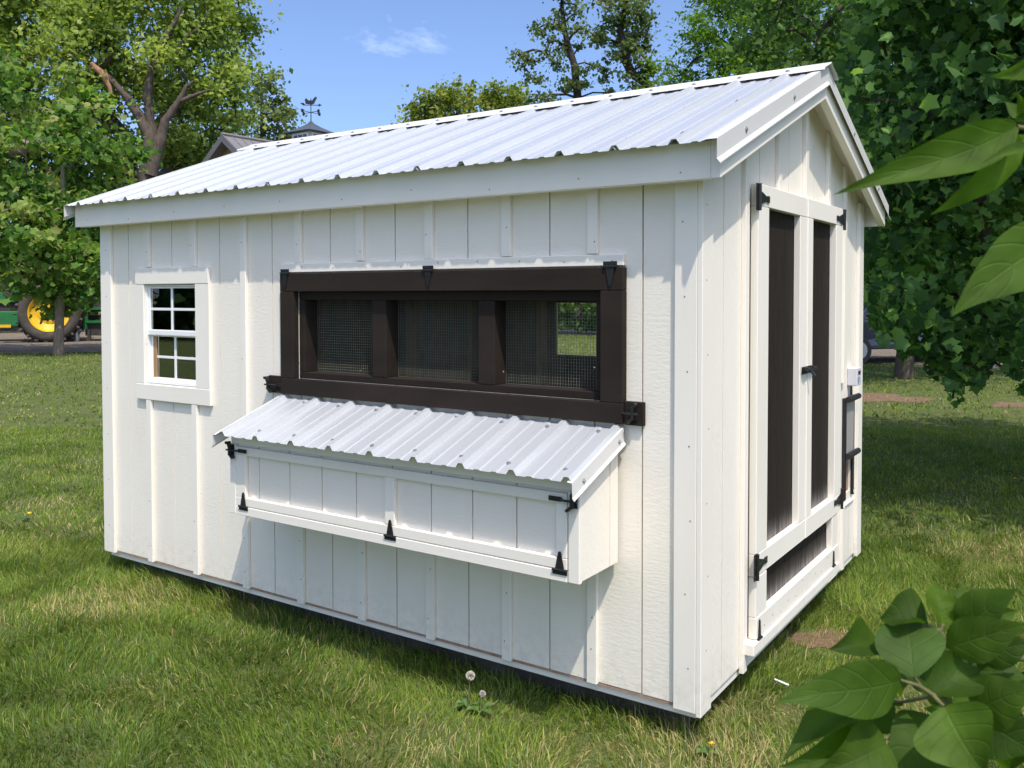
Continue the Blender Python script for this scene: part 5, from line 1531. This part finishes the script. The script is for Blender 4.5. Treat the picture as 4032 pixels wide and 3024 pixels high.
def leaf_obj(pb, pt, db, dt, width, roll=0., sag=.12, fold=.25, wave=.04, tone=.5, side_sag=0.):
    """pb, pt: base and tip pixels of the photo; db, dt: their distances ahead; width in metres; roll turns the blade about its midrib."""
    B, T = at(pb[0], pb[1], db), at(pt[0], pt[1], dt)
    ax = T - B; L = ax.length; ax.normalize()
    n0 = (CAM - (B + T) / 2).normalized(); n0 = (n0 - ax * n0.dot(ax)).normalized()
    n0 = Matrix.Rotation(roll, 3, ax) @ n0
    s0 = ax.cross(n0)
    nu, nv = 9, 17
    twist, bow = random.uniform(-1.0, 1.0), random.uniform(-.25, .25)
    width *= random.uniform(.74, .93); ex = random.uniform(.66, .84); cup = random.uniform(-.25, .45); tipc = random.uniform(-.25, .12)
    V, UV = [], []
    for j in range(nv):
        v = j / (nv - 1)
        w_ = width * .5 * (math.sin(math.pi * min(1, v * .985 + .015) ** ex) ** .9) * (1 - .45 * v ** 2.4)
        if v > .86: w_ = min(w_, width * .5 * (1 - v) * 2.1)
        for i in range(nu):
            u = (i / (nu - 1)) * 2 - 1
            bend = sag * L * (v * (1 - v) * 4 * .5) - sag * L * .35 * v * v
            z = bend + abs(u) * w_ * fold + math.sin(v * 19 + u * 2) * wave * w_ * abs(u) - side_sag * w_ * u * u + cup * w_ * u * u + tipc * L * max(0, v - .55) ** 2 * 2.2
            tw = (v - .45) * twist
            sv, nv_ = s0 * math.cos(tw) + n0 * math.sin(tw), n0 * math.cos(tw) - s0 * math.sin(tw)
            p_ = B + ax * (L * v) + sv * (u * w_ + (v * (1 - v)) * L * bow) + nv_ * z
            V.append(p_); UV.append((u, v))
    F = [(j * nu + i, j * nu + i + 1, (j + 1) * nu + i + 1, (j + 1) * nu + i) for j in range(nv - 1) for i in range(nu - 1)]
    c = (B + T) / 2
    me = np_mesh('leaf', np.array([tuple(q - c) for q in V]), np.array(F), True)
    uvl = me.uv_layers.new(name='UVMap')
    li = np.zeros(len(me.loops), dtype=np.int32); me.loops.foreach_get('vertex_index', li)
    uvl.data.foreach_set('uv', np.array(UV, dtype=np.float32)[li].ravel())
    pal = np.array([(.028, .064, .009), (.060, .118, .012), (.100, .180, .016), (.066, .118, .048)])
    k = tone * 2; i0 = min(int(k), 2); col = pal[i0] * (1 - (k - i0)) + pal[min(i0 + 1, 3)] * (k - i0)
    set_col(me, np.tile(col, (len(V), 1)))
    return link('leaf', me, M['bigleaf'], shrub, c)

def twig(pts, r0, r1, dist):
    P0 = np.array([tuple(at(p[0], p[1], d)) for p, d in zip(pts, dist)])
    t = np.linspace(0, len(P0) - 1, (len(P0) - 1) * 6 + 1); i = np.clip(t.astype(int), 0, len(P0) - 2); fr = (t - i)[:, None]
    h = fr * fr * (3 - 2 * fr); P = P0[i] * (1 - fr) + P0[i + 1] * fr
    v, f = tube_mesh([(P, np.linspace(r0, r1, len(P)))], 7)
    c = P.mean(0)
    return link('twig', np_mesh('twig', v - c, f, True), M['twig'], shrub, Vector(c))

D = lambda x, y: (x * DK, y * DK)
Z8 = lambda x, y: (2900 + x / 1.795, 2100 + y / 1.795)
# upper twig
leaf_obj(D(2196, 272), D(1830, 393), .74, .70, .050, .15, .10, .18, .05, .62)
leaf_obj(D(2215, 296), D(2024, 470), .76, .74, .046, -.75, .16, .5, .06, .95, .2)
leaf_obj(D(2235, 318), D(2126, 347), .72, .70, .014, .5, .1, .3, .05, .7)
leaf_obj(D(2255, 128), D(2146, 168), .73, .71, .026, -.3, .12, .2, .05, .75)
leaf_obj(D(2300, 500), D(2064, 674), .72, .69, .060, -.2, .10, .25, .06, .62)
leaf_obj(D(2215, 262), D(2170, 215), .75, .77, .016, .6, .1, .3, .05, .6)
leaf_obj(D(2225, 265), D(2196, 200), .76, .74, .016, -.4, .1, .3, .05, .6)
leaf_obj(D(2222, 285), D(2150, 330), .78, .80, .020, -.9, .1, .3, .05, .5)
twig([D(2420, 330), D(2300, 290), D(2196, 274)], .004, .0018, [.80, .77, .74])
twig([D(2420, 330), D(2380, 440), D(2300, 502)], .004, .0016, [.80, .76, .72])
twig([D(2420, 330), D(2330, 200), D(2255, 128)], .004, .0016, [.80, .76, .73])
# lower twigs
DL = .78
lows = [
 ((1345, 640), (1008, 600), .80, .82, .052, .75, .12, .3, .04, .45),
 ((1020, 800), (686, 822), .82, .80, .050, .45, .10, .3, .04, .42),
 ((1255, 1015), (1150, 545), .77, .83, .080, .10, .30, .12, .03, 1.25),
 ((1155, 1035), (322, 1175), .76, .72, .054, -.25, .14, .22, .05, .55),
 ((950, 1085), (305, 1585), .78, .74, .055, .50, .16, .25, .05, .55),
 ((1450, 655), (1405, 345), .80, .82, .045, .55, .15, .45, .08, .95),
 ((1500, 640), (1650, 370), .84, .85, .040, -.5, .15, .35, .08, .7),
 ((1565, 668), (1995, 395), .80, .76, .052, -.25, .12, .25, .05, .62),
 ((1495, 805), (2060, 640), .79, .75, .048, .25, .12, .2, .05, .66),
 ((1395, 1145), (1655, 800), .78, .80, .062, .15, .12, .2, .04, .30),
 ((1680, 1255), (2120, 1090), .78, .74, .066, -.05, .14, .2, .05, .60),
 ((1110, 1205), (845, 1132), .83, .82, .014, .2, .1, .3, .05, 1.2),
 ((1110, 1205), (695, 1365), .84, .82, .046, .15, .1, .2, .04, .30),
 ((1145, 1425), (1140, 1280), .86, .87, .040, .2, .2, .1, .03, .20),
 ((1010, 1450), (300, 1650), .78, .74, .056, .1, .12, .25, .05, .52),
 ((1060, 1490), (560, 1700), .76, .73, .066, -.15, .12, .2, .05, .62),
 ((1470, 1225), (1760, 1720), .76, .72, .088, .15, .14, .2, .04, 1.05),
 ((1440, 1330), (1010, 1720), .80, .77, .074, .1, .12, .2, .04, .38),
 ((1680, 865), (2110, 790), .82, .80, .046, .5, .1, .3, .05, .25),
 ((1700, 1290), (2120, 1560), .80, .78, .066, .2, .1, .2, .04, .22),
 ((1720, 620), (1990, 560), .86, .85, .034, .3, .1, .2, .05, 1.1),
 ((1690, 960), (2060, 1010), .84, .82, .05, -.4, .1, .2, .05, .22),
 ((1120, 1000), (1010, 890), .84, .85, .03, .3, .1, .2, .05, .3),
 ((1640, 1250), (1600, 1390), .80, .79, .024, .3, .1, .2, .05, .8),
]
rl = random.Random(31)
for k in range(26):
    bx_, by_ = rl.uniform(950, 2000), rl.uniform(720, 1640)
    if bx_ < 1350 and by_ < 1080: continue
    an = rl.uniform(0, 6.28); L_ = rl.uniform(170, 330)
    lows.append(((bx_, by_), (bx_ + L_ * math.cos(an), by_ + L_ * math.sin(an) * .8), rl.uniform(.82, .95), rl.uniform(.80, .96), rl.uniform(.026, .046), rl.uniform(-.9, .9), .14, .25, .05, rl.uniform(.15, .9)))
for k in range(16):
    bx_, by_ = rl.uniform(900, 1900), rl.uniform(900, 1600)
    an = rl.uniform(0, 6.28); L_ = rl.uniform(150, 270)
    lows.append(((bx_, by_), (bx_ + L_ * math.cos(an), by_ + L_ * math.sin(an) * .8), rl.uniform(.90, 1.0), rl.uniform(.88, 1.0), rl.uniform(.034, .05), rl.uniform(-.8, .8), .14, .25, .05, rl.uniform(.4, .95)))
for q in lows:
    leaf_obj(Z8(*q[0]), Z8(*q[1]), q[2] , q[3], q[4], *q[5:])
twig([Z8(2300, 1330), Z8(1900, 1290), Z8(1570, 1250), Z8(1385, 1142)], .0042, .0026, [.86, .82, .80, .78])
twig([Z8(1385, 1142), Z8(1310, 1090), Z8(1255, 1012)], .0022, .0012, [.78, .775, .77])
twig([Z8(1385, 1142), Z8(1280, 1075), Z8(1155, 1036)], .0022, .0012, [.78, .77, .76])
twig([Z8(1385, 1142), Z8(1240, 1180), Z8(1110, 1204)], .0022, .0012, [.78, .80, .83])
twig([Z8(1385, 1142), Z8(1430, 1190), Z8(1470, 1226)], .0024, .0014, [.78, .77, .76])
twig([Z8(1570, 1250), Z8(1350, 1420), Z8(1140, 1440), Z8(1010, 1450)], .0028, .0014, [.80, .81, .80, .78])
twig([Z8(2300, 900), Z8(1900, 870), Z8(1650, 845), Z8(1500, 800), Z8(1440, 690), Z8(1345, 640)], .004, .0014, [.88, .84, .82, .80, .80, .80])
twig([Z8(1440, 690), Z8(1460, 640), Z8(1450, 655)], .002, .0012, [.80, .80, .80])
twig([Z8(1500, 800), Z8(1540, 730), Z8(1565, 668)], .002, .0012, [.80, .80, .80])
twig([Z8(1700, 1290), Z8(1680, 1260), Z8(1660, 1220)], .002, .0012, [.80, .79, .78])
twig([Z8(1345, 640), Z8(1150, 760), Z8(1020, 800)], .0018, .001, [.80, .82, .82])
# stem of the shrub and its own crown beside the photographer
def pth(pts, radii, name):
    P = np.array([tuple(p) for p in pts]); v, f = tube_mesh([(P, radii)], 8); c = P.mean(0)
    return link(name, np_mesh(name, v - c, f, True), M['bark'], shrub, Vector(c))
e1, e2, e3 = at(*D(2420, 330), .80), at(*Z8(2300, 1330), .86), at(*Z8(2300, 900), .88)
pth([SH, SH + PZ * .5 - RT * .1, SH + PZ * 1.1 - RT * .22, W(.98, 1.35, 1.5), W(1.0, 1.3, 2.2)], [.035, .03, .026, .02, .012], 'stem')
pth([W(.98, 1.42, .85), W(.95, 1.1, .8), e2], [.014, .010, .0045], 'branch')
pth([W(.98, 1.44, 1.0), W(.95, 1.05, 1.0), e3], [.014, .010, .0045], 'branch')
pth([W(.98, 1.36, 1.45), W(.92, .98, 1.62), e1], [.014, .010, .0045], 'branch')
r_ = np.random.default_rng(5)
cc = np.array([tuple(W(.95 + .3 * a, 1.5 + .28 * b, 1.75 + .38 * c)) for a, b, c in r_.normal(0, 1, (1400, 3))])
dd = cc - np.array(CAM); ff = dd @ np.array(FW); rr_ = dd @ np.array(RT)
cc = cc[(rr_ > .62 * np.maximum(ff, .1) + .35) & (ff > .2)]
pal = np.array([(.035, .085, .022), (.060, .135, .024)])
V, F, Cc = leaves(cc, .11, 'oval', r_, .6, pal[r_.integers(0, 2, len(cc))])
me = np_mesh('crown', V - np.array(SH), F); set_col(me, Cc)
o = link('crown', me, M['foliage'], shrub, SH); o["kind"] = "stuff"
